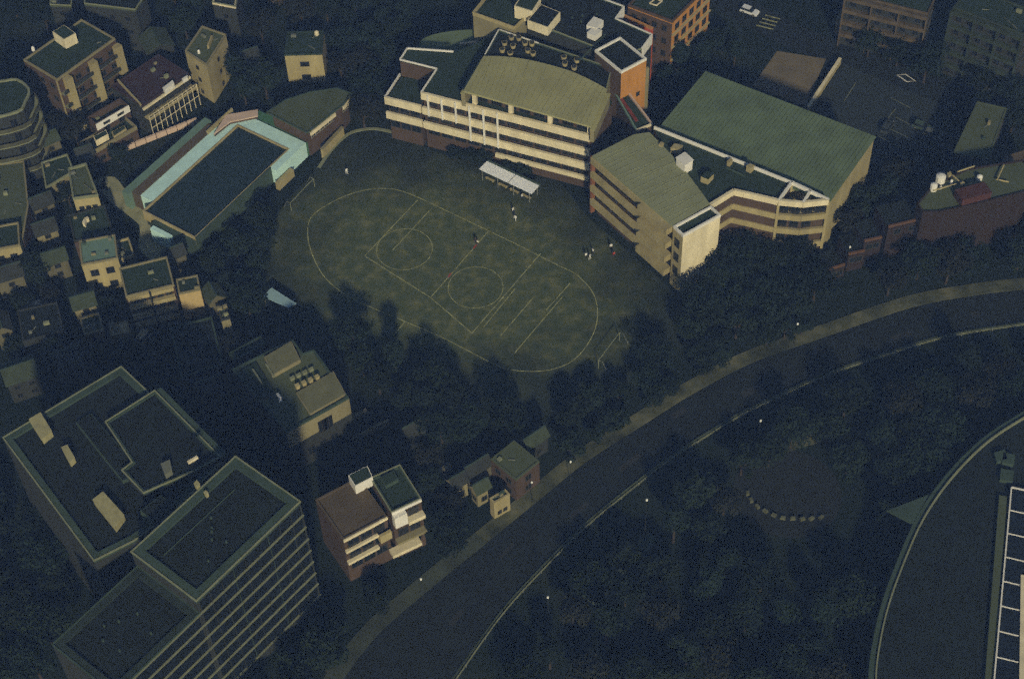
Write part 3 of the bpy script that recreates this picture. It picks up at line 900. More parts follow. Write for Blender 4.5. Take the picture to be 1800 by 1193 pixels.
h2 = house('corner_house', 'narrow tan house with green roof and two bare lit walls', W([(325, 89), (363, 114), (397, 60), (355, 45)], z2), z2, M_tan, M_rolive, 0.4, M_olive, win=(0.9, 1.1), nw=1)
tank(h2, (350, 94), z2 - 0.4, 0.3, 0.7)
MB().bar(P(366, 84, z2), P(373, 66, z2), 0.4, z2 - 0.4, z2 + 0.6).build('duct', M_tan, h2)
z3 = 8.0
f3 = rect((249, 186), (332, 129), (208, 142), z3)
h3 = house('maroon_roofed_house', 'house with dark maroon roof and pale balcony grid on its front', f3, z3, M_dark, M_maroon, 0.3, M_maroon, nw=6)
a, b = f3[0], f3[1]
d = (b - a).normalized(); nr = Vector((d.y, -d.x))
MB().bar(P(207, 141, z3), P(248, 185, z3), 0.35, z3 - 0.3, z3 + 0.25).build('roof_edge', M_tan, h3)
slab(h3, a, b, 4.7, 4.9, 0.0, 1.8, M_tan, 'balcony_slab')
slab(h3, a, b, z3 - 1.2, z3 - 0.7, 0.0, 0.4, M_cream, 'eave')
for zz in (5.3, 5.9):
    slab(h3, a + nr * 1.75, b + nr * 1.75, zz, zz + 0.09, 0.0, 0.09, M_cream, 'rail')
slab(h3, a + nr * 1.75, b + nr * 1.75, 2.6, 2.72, 0.0, 0.1, M_cream, 'rail')
for k in range(11):
    q = a.lerp(b, k / 10) + nr * 1.8
    MB().bar(q - d * 0.06, q + d * 0.06, 0.1, 0, 5.95).build('post', M_cream, h3)
cabinet(h3, [(286, 155), (303, 142), (306, 146), (289, 159)], z3 - 0.3, 1.2, M_white, 'skylight')
cabinet(h3, [(320, 139), (329, 133), (330, 136), (322, 141)], z3 - 0.3, 0.9, M_white, 'skylight')
z4 = 7.0
f4 = rect((168, 219), (226, 185), (158, 203), z4)
h4 = house('white_fronted_house', 'small house with bright white parapet front and dark slots', f4, z4, M_brown, M_rdark, 1.6, M_brown)
slab(h4, f4[0], f4[1], z4 - 1.7, z4 + 0.05, 0.0, 0.15, M_white, 'front_parapet')
for t in (0.3, 0.72):
    slab(h4, f4[0].lerp(f4[1], t - 0.1), f4[0].lerp(f4[1], t + 0.1), z4 - 1.2, z4 - 0.5, 0.0, 0.2, M_dark, 'slot')
f4b = rect((160, 268), (240, 222), (146, 246), 4.5)
h4b = house('low_tan_house', 'low tan house with patchy terraces below the white fronted house', f4b, 4.5, M_brown, M_rdark, 0.8, M_olive)
penthouse(h4b, [(168, 248), (190, 236), (186, 228), (164, 240)], 3.7, 1.6, M_cream, M_rdark)
penthouse(h4b, [(200, 240), (222, 226), (218, 220), (196, 232)], 3.7, 1.2, M_tan, M_rdark)
# rounded balcony tower at the left edge
z0 = 19.0
rt = spline(W([(-40, 140), (0, 141), (30, 138), (52, 156), (46, 176), (30, 196), (-40, 205)], z0), 3, True)
h0 = thing('rounded_apartment_tower', 'rounded apartment tower with stacked balconies at the left edge', 'tower', rt)
block(h0, rt, 0, z0 - 0.4, M_dark, M_rdark, 0.4, 0.4, M_edge2)
for zz in (15.2, 11.4, 7.6, 3.8):
    MB().prism(inset(ccw(rt), -1.1), zz - 0.25, zz, True, True).build('balcony_slab', M_edge2, h0)
    MB().ring(inset(ccw(rt), -1.1), 0.12, zz, zz + 0.95).build('balcony_railing', mat('dim_render', (0.075, 0.075, 0.042), 0.9, 0.4), h0)
rc = ccw(rt)
for i in range(0, len(rc), 2):
    a, b = rc[i], rc[(i + 1) % len(rc)]
    dd = (b - a).normalized()
    if Vector((dd.y, -dd.x)).y < 0.2 and (b - a).length > 1.4:
        for zz in (0.4, 4.2, 8.0, 11.8, 15.5):
            win_row(h0, a, b, zz, 2.0, 1, min(1.6, (b - a).length - 0.3), M_frame, M_glass, 0.04)
z5 = 9.0
f5 = W([(120, 296), (151, 287), (172, 342), (128, 348)], z5)
h5 = house('green_roofed_house', 'house with mid green roof and pale parapet, upper of three in a row', f5, z5, M_tan, M_rolive, 0.5, M_edge2, M_edge2, nw=3)
z6 = 6.0
f6 = W([(120, 378), (184, 360), (198, 405), (130, 424)], z6)
h6 = house('dark_roofed_house', 'house with dark roof and tiny roof boxes, middle of three in a row', f6, z6, M_brown, M_rdark, 0.3, M_dark)
cabinet(h6, [(145, 392), (147, 386), (151, 387), (149, 394)], z6 - 0.3, 1.0, M_cream)
cabinet(h6, [(148, 384), (154, 381), (156, 384), (150, 387)], z6 - 0.3, 0.9, M_cream)
z7 = 8.5
f7 = rect((143, 465), (207, 453), (140, 423), z7)
h7 = house('teal_roofed_house', 'house with pale teal roof and two dark windows in its lit front wall', f7, z7, M_tan, M_tealroof, 0.35, M_olive, nw=2, floors=2, win=(1.6, 1.7))
f7b = W([(200, 424), (226, 417), (236, 448), (210, 456)], 5.0)
h7b = house('small_side_house', 'little tan annex beside the teal roofed house', f7b, 5.0, M_olive, M_rdark, 0.5, M_tan, nw=1)
z8 = 9.0
f8 = rect((221, 521), (306, 500), (212, 470), z8)
h8 = house('balcony_house', 'three storey house with lit balcony bands facing the camera', f8, z8, M_brown, M_rdark, 0.4, M_olive, floors=3, nw=5)
for zz in (8.5, 6.6, 3.8, 1.4):
    slab(h8, f8[0], f8[1], zz - 0.9, zz, 0.0, 0.9 if zz < 8 else 0.3, M_tan, 'balcony', 0.2, 0.3)
MB().bar(f8[0].lerp(f8[1], 0.48), f8[0].lerp(f8[1], 0.48) + Vector((0.3, -0.9)), 0.3, 0, z8).build('divider', M_dark, h8)
q8 = rect((314, 516), (352, 508), (312, 490), 7.5)
h8b = house('yellow_walled_house', 'small house with a blank glowing yellow tan side wall', q8, 7.5, mat('yellow_render', (0.48, 0.36, 0.17), 0.88, 0.15), M_rdark, 0.3, M_olive, floors=1, nw=1, win=(0.5, 0.6))
h9 = house('woodland_house', 'lone tan house among the trees with two dark windows in its lit gable', rect((500, 96), (566, 94), (497, 56), 8.0), 8.0, M_tan, M_rdark, 0.3, M_rdark, floors=2, nw=1, win=(2.0, 1.3))
tank(h9, (557, 62), 7.7, 0.5, 0.9, M_cream)
# partly hidden roofs along the top left edge
for nm, lb, pts, h, w, r in (
    ('grey_roofed_block', 'flat block with pale parapet line at the top left corner', [(88, 8), (125, 10), (132, -40), (90, -40)], 10, M_dark, M_rblack),
    ('wide_roofed_block', 'wide dark flat roofed block with pale parapet along the top edge', [(148, 6), (238, 17), (256, -10), (240, -60), (150, -60)], 12, M_dark, M_rblack),
    ('pale_slab_house', 'house showing only a pale slab edge at the top edge', [(373, 4), (414, 12), (420, -30), (380, -30)], 9, M_dark, M_rblack)):
    house(nm, lb, W(pts, h), h, w, r, 0.5, M_rolive if nm != 'pale_slab_house' else M_cream, M_edge2)
# far left middle houses
lw = rect((-20, 440), (35, 430), (-24, 400), 8.0)
house('edge_house', 'house with lit tan wall cut by the left edge', lw, 8.0, M_tan, M_rdark, 0.4, M_olive)
house('long_green_roof', 'long dull green roofed house at the left edge', W([(-20, 290), (42, 282), (50, 360), (40, 420), (-20, 425)], 6.5), 6.5, M_brown, M_rolive, 0.3, M_olive)
house('square_green_roof', 'square dark green roofed house behind the three in a row', W([(72, 285), (118, 270), (130, 300), (80, 330)], 6.0), 6.0, M_olive, M_rdark, 0.4, M_edge2)
house('low_shed', 'low dark shed with pale front below the balcony house', rect((194, 590), (228, 583), (190, 570), 4.0), 4.0, M_olive, M_tan, 0.2, M_olive, nw=1)
house('gable_wall_house', 'small dark house with one lit tan wall right of the yellow walled house', rect((389, 562), (404, 558), (380, 540), 6.0), 6.0, M_olive, M_rdark, 0.3, M_dark, nw=1, win=(0.6, 0.8))
house('street_house', 'dark roofed house with lit front strip left of the low shed', rect((148, 588), (182, 578), (136, 560), 5.0), 5.0, M_brown, M_rdark, 0.3, M_olive)
house('courtyard_house', 'dark flat roofed house with faint pale edge above the big office block', W([(300, 575), (372, 556), (392, 640), (318, 664)], 6.0), 6.0, M_dark, M_rblack, 0.3, M_edge)
house('roadside_house', 'dark square house with pale rooflights at left', W([(30, 545), (100, 530), (112, 580), (40, 600)], 5.0), 5.0, M_dark, M_rblack, 0.3, M_dark)
# packed small houses of the left-hand quarter
def gable(name, label, px, z, roof, wall, rise=1.6):
    fp = rect(px[0], px[1], px[2], z)
    t = thing(name, label, 'house', fp, 'small gabled houses on the left')
    fpc = ccw(list(fp))
    MB().prism(inset(fpc, 0.35), 0, z).build('wall', wall, t)
    a, b, c, d = fp
    if (b - a).length < (c - b).length: a, b, c, d = b, c, d, a
    m0 = a.lerp(d, 0.5); m1 = b.lerp(c, 0.5)
    for e0, e1, nm in ((a, b, 'roof_slope'), (c, d, 'roof_slope')):
        r0, r1 = (m0, m1) if e0 is a else (m1, m0)
        mb = MB()
        mb.v = [(e0.x, e0.y, z), (e1.x, e1.y, z), (r1.x, r1.y, z + rise), (r0.x, r0.y, z + rise), (e0.x, e0.y, z - 0.15), (e1.x, e1.y, z - 0.15), (r1.x, r1.y, z + rise - 0.15), (r0.x, r0.y, z + rise - 0.15)]
        mb.f = [(0, 1, 2, 3), (7, 6, 5, 4), (0, 4, 5, 1), (1, 5, 6, 2), (2, 6, 7, 3), (3, 7, 4, 0)]
        mb.build(nm, roof, t)
    for e0, e1, r in ((a, d, m0), (b, c, m1)):
        mb = MB(); k = 0.06
        e0, e1 = e0.lerp(e1, k), e1.lerp(e0, k); q = r.lerp(m1 if r is m0 else m0, 0.03)
        s_ = q - r
        mb.v = [((e0 + s_).x, (e0 + s_).y, z - 0.2), ((e1 + s_).x, (e1 + s_).y, z - 0.2), (q.x, q.y, z + rise - 0.25)]
        mb.f = [(0, 1, 2)]
        mb.build('gable_wall', wall, t)
    MB().bar(m0, m1, 0.25, z + rise - 0.02, z + rise + 0.1).build('ridge', M_edge, t)
    for i in range(4):
        p, q = fpc[i], fpc[(i + 1) % 4]
        dd = (q - p).normalized(); nr = Vector((dd.y, -dd.x))
        if nr.y < -0.2:
            win_row(t, p - nr * 0.35, q - nr * 0.35, 1.0, 1.3, max(1, int((q - p).length / 3)), 1.2, M_frame, M_glass, 0.04)
            if z > 4.6: win_row(t, p - nr * 0.35, q - nr * 0.35, 3.4, 1.1, max(1, int((q - p).length / 3)), 1.2, M_frame, M_glass, 0.04)
    return t
M_slate = mat('slate_roof', (0.03, 0.034, 0.03), 0.9, 0.4, 0.6, 0.2)
M_moss = mat('mossy_tiles', (0.045, 0.06, 0.034), 0.9, 0.4, 0.6, 0.2)
M_dim = mat('dim_plaster', (0.12, 0.11, 0.065), 0.9, 0.35, 0.5, 0.15)
for nm, lb, px, z, rf, wl in (
    ('gabled_house', 'small gabled house with mossy roof between rounded tower and low tan house', ((70, 262), (108, 245), (62, 240)), 5.5, M_moss, M_dim),
    ('gabled_house', 'small slate roofed house left of the green roofed house in the row', ((58, 372), (98, 356), (52, 346)), 5.0, M_slate, M_dim),
    ('gabled_house', 'slate gabled house left of the dark roofed house in the row', ((62, 418), (104, 404), (56, 390)), 5.0, M_slate, M_olive),
    ('gabled_house', 'mossy gabled house left of the teal roofed house', ((78, 470), (122, 456), (72, 442)), 5.0, M_moss, M_dim),
    ('gabled_house', 'slate gabled house at the left edge below the lit tan wall', ((-8, 500), (44, 484), (-14, 468)), 5.5, M_slate, M_dim),
    ('gabled_house', 'mossy gabled house between balcony house and roadside house', ((128, 548), (172, 536), (120, 518)), 5.0, M_moss, M_olive),
    ('gabled_house', 'small slate house right of the pale path, below the pool', ((292, 462), (330, 446), (284, 440)), 4.5, M_slate, M_dim),
    ('gabled_house', 'mossy gabled house right of the yellow walled house', ((366, 536), (400, 522), (358, 508)), 5.0, M_moss, M_dim),
    ('gabled_house', 'slate gabled house at the left edge beside the dark square house', ((-10, 590), (24, 580), (-16, 556)), 5.0, M_slate, M_dim),
    ('gabled_house', 'dark gabled house above the big office roofs at left', ((96, 650), (150, 632), (88, 616)), 5.5, M_slate, M_dark),
    ('gabled_house', 'mossy gabled house above the office roofs, at the left edge', ((10, 680), (70, 660), (0, 640)), 5.5, M_moss, M_dark),
    ('gabled_house', 'slate gabled house between courtyard house and olive roofed building', ((350, 700), (398, 684), (338, 668)), 5.0, M_slate, M_dim),
    ('gabled_house', 'small mossy house behind the maroon roofed house, top left', ((258, 96), (308, 80), (250, 62)), 5.5, M_moss, M_dark),
    ('gabled_house', 'slate gabled house above the green roofed house, beside the square green roof', ((136, 282), (168, 272), (130, 262)), 4.8, M_slate, M_dim),
    ('gabled_house', 'slate gabled house right of the narrow tan corner house', ((420, 118), (462, 104), (412, 90)), 5.0, M_slate, M_olive),
):
    gable(nm, lb, px, z, rf, wl)
# blue canopy
cp = W([(462, 521), (477, 505), (521, 533), (507, 541)], 2.8)
b18 = thing('blue_canopy', 'small pale blue canopy roof at the lower left edge of the playground', 'canopy', cp)
MB().prism(cp, 2.7, 2.8, True, True).build('roof', M_blue, b18)
for q in cp:
    c = sum(cp, Vector((0, 0))) / 4
    q = q.lerp(c, 0.08)
    MB().tube([(q.x, q.y, 0), (q.x, q.y, 2.7)], 0.06, 5).build('post', M_steel, b18)

# ------------------------------------------------------------------ buildings in the lower half
zK = 12.0
kp = W([(408, 648), (514, 596), (532, 620), (552, 614), (613, 698), (503, 759)], zK)
k1 = thing('olive_roofed_building', 'lone building with olive roof, raised hatches and arched openings in its front wall', 'building', kp)
block(k1, kp, 0, zK - 0.4, M_dark, M_rolive, 0.4, 0.35, M_edge)
penthouse(k1, [(464, 627), (512, 599), (528, 632), (478, 660)], zK - 0.4, 0.9, M_olive, mat('pale_olive_roof', (0.16, 0.16, 0.085), 0.85, 0.2))
penthouse(k1, [(424, 650), (450, 636), (482, 690), (458, 704)], zK - 0.4, 0.5, M_dark, M_rdark, 'hatch')
penthouse(k1, [(520, 690), (586, 652), (608, 692), (545, 728)], zK - 0.4, 0.5, M_olive, _m['pale_olive_roof'])
for k in range(4):
    x, y = 518 + k * 11.5, 676 - k * 5.2
    cabinet(k1, [(x, y), (x + 6, y - 3), (x + 9, y + 1), (x + 3, y + 4)], zK - 0.3, 0.9, M_tan)
    x, y = 509 + k * 11.0, 664 - k * 5.2
    cabinet(k1, [(x, y), (x + 7, y - 4), (x + 9, y - 1), (x + 2, y + 3)], zK - 0.3, 0.6, M_edge2)
for a, b in (((445, 652), (460, 675)), ((468, 643), (482, 664))):
    slab(k1, P(a[0], a[1], zK), P(b[0], b[1], zK), zK + 0.16, zK + 0.7, 0.12, 0.12, M_edge2, 'rail')
MB().tube([tuple(P(488, 692, zK + 0.6)), tuple(P(492, 698, zK + 0.7)), tuple(P(493, 706, zK + 0.3))], 0.3, 8).build('duct', M_white, k1)
KA, KB = P(503, 759, zK).to_2d(), P(613, 698, zK).to_2d()
slab(k1, KA, KB, zK - 4.6, zK - 0.45, 0.0, 0.08, M_olive, 'front_cladding')
win_row(k1, KA, KB, 6.9, 3.2, 2, 2.2, M_frame, M_glass, 0.12, 6.8, 4.6)
win_row(k1, KA, KB, 2.4, 2.4, 5, 1.6, M_frame, M_glass, 0.12)
house('low_rear_block', 'low dark green strip roof behind the olive roofed building', rect((412, 633), (468, 603), (402, 620), 8.0), 8.0, M_dark, M_rdark, 0.3, M_edge)
for lb, a, b in (('upper thin pale terrace wall in the dark below the olive roofed building', (560, 762), (644, 719)), ('lower thin pale terrace wall in the dark below the olive roofed building', (620, 770), (682, 737))):
    pts = W([a, b], 1.2)
    t = thing('terrace_wall', lb, 'wall', pts, 'terrace walls below the olive roofed building', foot=False)
    MB().bar(pts[0], pts[1], 0.5, 0, 1.1).build('wall', M_olive, t)
    MB().bar(pts[0], pts[1], 0.6, 1.1, 1.25).build('coping', M_olive, t)
# terraced white house
zN = 13.0
n1p = rect((603, 948), (680, 907), (557, 876), zN)
n1 = thing('terraced_house', 'brown roofed house with cream balcony ledges and white roof hut', 'building', n1p)
block(n1, n1p, 0, zN - 0.3, M_brown, M_rbrown, 0.3, 0.3, M_rbrown)
NA, NB = n1p[0], n1p[1]
for k, (zt, m1) in enumerate(((zN, 0.0), (zN - 3.2, 0.0), (zN - 6.4, 2.4))):
    slab(n1, NA, NB, zt - 0.6, zt, 0.0, 0.3 + 0.2 * k, M_cream, 'ledge', 0.0, m1)
for zt in (zN - 3.1, zN - 6.3, zN - 9.5):
    win_row(n1, NA, NB, zt, 2.0, 3, 2.2, M_frame, M_glass, 0.03)
slab(n1, NA.lerp(NB, 0.74), NB, zN - 5.2, zN - 3.2, 0.0, 1.05, M_tan, 'bay')
penthouse(n1, [(624, 854), (655, 838), (646, 818), (612, 835)], zN - 0.3, 2.4, M_white, M_rdark)
n2p = rect((688, 900), (740, 876), (660, 836), zN + 1.0)
n2 = thing('balcony_block', 'narrow dark roofed block with white framed balconies beside the brown roofed house', 'building', n2p)
block(n2, n2p, 0, zN + 0.5, M_brown, M_rdark, 0.5, 0.4, M_edge, M_edge2)
NA, NB = n2p[0], n2p[1]
slab(n2, NA, NB, zN + 0.4, zN + 1.05, 0.0, 0.25, M_white, 'ledge')
slab(n2, NA, NA.lerp(NB, 0.42), zN - 2.6, zN + 0.4, 0.0, 1.1, M_white, 'bay')
slab(n2, NA.lerp(NB, 0.44), NB, zN - 3.2, zN - 2.3, 0.0, 1.2, M_cream, 'balcony')
slab(n2, NA, NB, zN - 7.6, zN - 7.0, 0.0, 1.2, M_olive, 'balcony')
slab(n2, NA - (NB - NA) * 0.25, NA.lerp(NB, 0.75), zN - 10.0, zN - 9.2, 0.0, 1.6, M_cream, 'balcony')
for zt in (zN - 2.2, zN - 6.8, zN - 10):
    win_row(n2, NA, NB, zt, 2.0, 2, 2.0, M_frame, M_glass, 0.03)
penthouse(n2, [(668, 838), (692, 826), (700, 842), (678, 854)], zN + 0.6, 0.8, M_edge, M_rdark)
house('green_shed_roof', 'small house with plain mid green roof near the curved road', rect((907, 843), (948, 810), (884, 789), 6.5), 6.5, M_brown, M_rolive, 0.2, M_rolive)
house('tiny_lit_house', 'tiny house with lit cream front below the green roofed house', rect((868, 884), (896, 868), (862, 874), 5.0), 5.0, M_tan, M_rdark, 0.3, M_tan, nw=2, win=(0.8, 1.0))
for lb, px, z, rf, wl in (
    ('small slate gabled house left of the plain green roof by the curved road', ((826, 842), (868, 816), (812, 820)), 4.6, M_slate, M_dim),
    ('small mossy gabled house above the tiny lit house', ((838, 872), (866, 856), (826, 852)), 4.0, M_moss, M_olive),
    ('low dark gabled house nearest the bent garden wall', ((798, 862), (826, 846), (788, 838)), 4.2, M_slate, M_olive),
    ('mossy gabled house behind the plain green roof, under the thin fence', ((930, 792), (968, 766), (916, 770)), 4.5, M_moss, M_dark),
    ('small slate house on the plots right of the terrace walls', ((716, 772), (752, 752), (706, 750)), 4.2, M_slate, M_dark)):
    t_ = gable('gabled_house', lb, px, z, rf, wl)
    t_['group'] = 'small gabled houses by the curved road'
fe = W([(866, 788), (930, 742)], 2.0)
t = thing('thin_fence', 'thin pale fence line behind the green roofed house', 'fence', fe, foot=False)
MB().bar(fe[0], fe[1], 0.08, 1.75, 1.9).build('rail', M_edge2, t)
for k in range(7):
    q = fe[0].lerp(fe[1], k / 6)
    MB().tube([(q.x, q.y, 0), (q.x, q.y, 1.9)], 0.05, 5).build('post', M_edge2, t)
for lb, a, b, w, name in (('short pale garden wall stub above the balcony block', (733, 806), (766, 782), 1.0, 'garden_wall'), ('bent pale garden wall between the trees and the low gabled houses', (757, 843), (790, 815), 0.8, 'garden_wall')):
    pts = W([a, b], 1.2)
    t = thing(name, lb, 'wall', pts, 'garden walls near the curved road', foot=False)
    MB().bar(pts[0], pts[1], w, 0, 1.2).build('wall', M_olive, t)
    MB().bar(pts[0], pts[1], w + 0.1, 1.2, 1.3).build('coping', M_olive, t)

# big office block, lower left
zC = 30.0
cA, cB = P(345, 1056, zC).to_2d(), P(528, 881, zC).to_2d()
dC = (cB - cA).normalized(); nC = Vector((dC.y, -dC.x))
wC = max(0.1, -(P(235, 965, zC).to_2d() - cA).dot(nC))
cpts = [cA, cB, cB - nC * wC, cA - nC * wC]
off = thing('office_block', 'big dark office block with wide roof parapets and thin pale ledges on its face', 'building', cpts)
block(off, cpts, 0, zC - 0.5, M_dark, M_rblack, 0.5, 1.5, M_edge, M_edge2)
zD = 26.6
dA = cA - dC * 17.5
dpts = [dA, cA - dC * 0.05, cA - dC * 0.05 - nC * wC * 0.96, dA - nC * wC * 0.96]
block(off, dpts, 0, zD - 0.5, M_dark, M_rblack, 0.5, 1.3, mat('dim_coping', (0.022, 0.034, 0.026), 0.9, 0.4), M_edge)
FOOT.append(dpts)
fh = 3.4
for k in range(1, 9):
    zt = zC - 0.1 - k * fh
    slab(off, cA if k < 1 else dA, cB, zt - 0.08, zt + 0.02, 0.0, 0.3, M_edge2, 'ledge')
    win_row(off, cA, cB, zt + 0.35, 2.3, 9, 2.5, M_glass, M_glass, 0.03)
    if k > 1:
        win_row(off, dA, cA, zt + 0.35, 2.3, 7, 2.3, M_glass, M_glass, 0.03)
for k in range(1, 9):
    q = cA.lerp(cB, k / 9)
    MB().bar(q, q + nC * 0.12, 0.1, 0, zC - 0.5).build('fin', M_edge if k in (3, 6) else M_dark, off)
# inner edge strip where the parapet drops to the roof
zAa = 24.0
apx = [(5, 769), (213, 645), (270, 690), (330, 750), (400, 860), (300, 905), (235, 950), (165, 985)]
aa = W(apx, zAa)
offa = thing('office_annex', 'lower dark office roof with yellowish pads, joined behind the ledged office block', 'building', aa)
block(offa, W([(5, 769), (213, 644), (264, 692), (388, 812), (300, 905), (235, 950), (165, 985)], zAa), 0, zAa - 0.5, M_dark, M_rblack, 0.5, 1.2, M_edge, M_edge2)
bb = W([(185, 741), (272, 686), (388, 803), (345, 826), (252, 866), (214, 826), (232, 812)], zAa + 1.2)
block(offa, bb, zAa - 0.45, zAa + 0.8, M_dark, M_rblack, 0.4, 0.45, M_edge, M_edge2)
rb_ = W([(272, 686), (388, 803)], zAa + 1.2)
slab(offa, rb_[1], rb_[0], zAa + 0.5, zAa + 1.05, -0.1, 1.2, M_edge, 'gutter')
penthouse(offa, [(246, 898), (282, 870), (307, 886), (268, 914)], zAa - 0.45, 3.0, M_edge, M_rblack)
penthouse(offa, [(133, 742), (160, 726), (250, 830), (215, 845)], zAa - 0.45, 0.8, M_edge, M_rblack, 'skylight_strip')
M_pad = mat('yellowed_sheet', (0.36, 0.33, 0.17), 0.85, 0.3, 0.8)
for px in ([(51, 737), (71, 725), (91, 758), (74, 772)], [(108, 786), (118, 782), (131, 804), (122, 812)], [(163, 878), (181, 864), (218, 905), (202, 927)]):
    cabinet(offa, px, zAa - 0.45, 1.4, M_pad, 'plant_box')
cabinet(offa, [(283, 815), (298, 808), (302, 826), (290, 834)], zAa + 0.85, 1.2, M_grey, 'plant_box')
cabinet(off, [(341, 850), (346, 844), (351, 850), (346, 856)], zC - 0.45, 1.2, M_pad)
cabinet(off, [(358, 865), (362, 862), (366, 866), (362, 869)], zC - 0.45, 1.0, M_pad)
MB().bar(P(330, 812, zC), P(347, 802, zC), 0.4, zC - 0.4, zC + 0.1).build('pipe', M_cream, off)

# round fronted building, lower right
zR = 9.0
cv = spline(W([(1850, 690), (1800, 720), (1727, 768), (1662, 833), (1612, 905), (1576, 985), (1549, 1060), (1533, 1130), (1526, 1193), (1528, 1300)], zR), 5)
rr = cv + W([(1960, 1400), (2060, 900)], zR)
b19 = thing('round_fronted_building', 'huge dark roofed building with curved pale double parapet at the right edge', 'building', rr)
MB().prism(rr, 0, zR - 0.6).build('wall', M_dark, b19)
MB().prism(inset(ccw(rr), 1.0), zR - 0.6, zR - 0.5).build('roof', M_rblack, b19)
strip(cv, 0.9, zR - 0.62, zR - 0.25, False, 0.5 if True else 0).build('gutter', M_edge, b19, b19.location)
strip(cv, 0.25, zR - 0.62, zR + 0.1, False, 1.2).build('parapet', M_edge2, b19, b19.location)
tq = W([(1559, 897), (1632, 869), (1606, 921)], zR - 0.3)
MB().prism(tq, zR - 0.6, zR - 0.3, True, True).build('canopy_fin', M_edge, b19)
for p in ([(1748, 796), (1766, 790), (1770, 806), (1752, 812)], [(1764, 795), (1784, 800), (1782, 816), (1762, 812)], [(1760, 823), (1782, 828), (1780, 846), (1758, 842)]):
    cabinet(b19, p, zR - 0.5, 0.8, M_edge, 'plant_box')
zl = zR + 0.5
lan = W([(1778, 856), (1747, 1200), (1900, 1260), (1930, 890)], zl)
b20 = thing('glazed_roof_lantern', 'dark glazed roof block with white grid frame at the lower right corner', 'skylight', lan)
MB().prism(lan, zR - 0.48, zl - 0.1).build('base', M_dark, b20)
MB().bar(lan[0], lan[1], 0.24, zl - 0.1, zl + 0.12).build('frame', M_white, b20)
MB().bar(lan[0], lan[3], 0.28, zl - 0.1, zl + 0.11).build('frame', M_white, b20)
for k in range(9):
    a = lan[0].lerp(lan[1], k / 8); b = a + (lan[3] - lan[0]).normalized() * 3.6
    if k: MB().bar(a, b, 0.16, zl - 0.1, zl + 0.08).build('mullion', M_white, b20)
    if k < 8:
        c = lan[0].lerp(lan[1], (k + 1) / 8)
        e = (lan[3] - lan[0]).normalized()
        f_ = (c - a).normalized()
        MB().prism([a + e * 0.2 + f_ * 0.15, a + e * 3.4 + f_ * 0.15, c + e * 3.4 - f_ * 0.15, c + e * 0.2 - f_ * 0.15], zl - 0.1, zl - 0.02).build('pane', M_glass, b20)
g0 = W([(1763, 872), (1738, 1200)], zR)
MB().bar(g0[0], g0[1], 1.3, zR - 0.45, zR + 0.2).build('gutter', M_rolive, b20)
g1 = W([(1800, 1010), (1797, 1240)], zl + 0.3)
MB().bar(g1[0], g1[1], 1.0, zl - 0.05, zl + 0.3).build('walkway', M_cream, b20)

# brown stepped apartments at the right
zt_ = 13.0
st = [(1612, 357), (1640, 325), (1700, 296), (1800, 280), (1830, 330), (1740, 352), (1700, 362), (1650, 372), (1622, 372)]
b21 = thing('brown_apartment_block', 'red brown brick apartment block with green roof crowded by white tanks and pipes', 'building', W(st, zt_))
block(b21, W(st, zt_), 0, zt_ - 0.4, M_redbrick, M_rolive, 0.4, 0.3, M_redbrick)
tank(b21, (1652, 320), zt_ - 0.4, 0.95, 1.7); tank(b21, (1640, 334), zt_ - 0.4, 0.7, 1.5); tank(b21, (1721, 316), zt_ - 0.4, 0.55, 1.0)
tank(b21, (1672, 322), zt_ - 0.4, 0.3, 0.7); tank(b21, (1653, 332), zt_ - 0.4, 0.25, 0.6)
for a, b in (((1640, 337), (1680, 325)), ((1682, 304), (1712, 294)), ((1674, 310), (1685, 320)), ((1755, 318), (1773, 322)), ((1752, 318), (1764, 292))):
    A, B = P(a[0], a[1], zt_), P(b[0], b[1], zt_)
    MB().tube([(A.x, A.y, zt_ + 0.3), (B.x, B.y, zt_ + 0.3)], 0.16, 6).build('pipe', M_tan, b21)
for p in ((1688, 322), (1702, 324), (1665, 305)):
    cabinet(b21, [(p[0], p[1]), (p[0] + 5, p[1] - 3), (p[0] + 8, p[1] + 1), (p[0] + 3, p[1] + 4)], zt_ - 0.35, 0.9, M_tan)
tw = rect((1692, 352), (1744, 338), (1690, 330), zt_ + 1.5)
MB().prism(tw, 0, zt_ + 1.5).build('stair_tower', mat('dark_red_brick', (0.075, 0.028, 0.022), 0.9, 0.3), b21)
steps = [((1562, 399), (1700, 366), 9.0), ((1520, 424), (1551, 417), 7.0), ((1492, 447), (1520, 441), 5.0), ((1458, 474), (1486, 465), 3.5), ((1434, 496), (1458, 490), 2.0)]
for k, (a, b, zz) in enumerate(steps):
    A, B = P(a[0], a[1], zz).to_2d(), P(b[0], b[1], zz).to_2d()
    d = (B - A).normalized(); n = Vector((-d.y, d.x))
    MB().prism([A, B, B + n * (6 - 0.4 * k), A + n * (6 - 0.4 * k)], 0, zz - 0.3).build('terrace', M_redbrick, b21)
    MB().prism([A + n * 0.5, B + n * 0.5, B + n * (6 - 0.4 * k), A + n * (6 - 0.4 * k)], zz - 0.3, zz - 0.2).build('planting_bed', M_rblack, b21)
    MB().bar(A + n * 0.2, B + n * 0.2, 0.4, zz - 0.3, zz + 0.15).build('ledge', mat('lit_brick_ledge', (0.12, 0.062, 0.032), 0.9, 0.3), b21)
    FOOT.append([A, B, B + n * 5, A + n * 5])
    win_row(b21, A, B, max(0.3, zz - 2.6), 1.5, max(2, int((B - A).length / 3)), 1.5, M_frame, M_glass, 0.03)
house('long_green_block', 'long plain green flat roof right of the dark tennis court', W([(1718, 178), (1770, 190), (1738, 280), (1676, 268)], 8.0), 8.0, M_dark, M_rolive, 0.2, M_rolive)
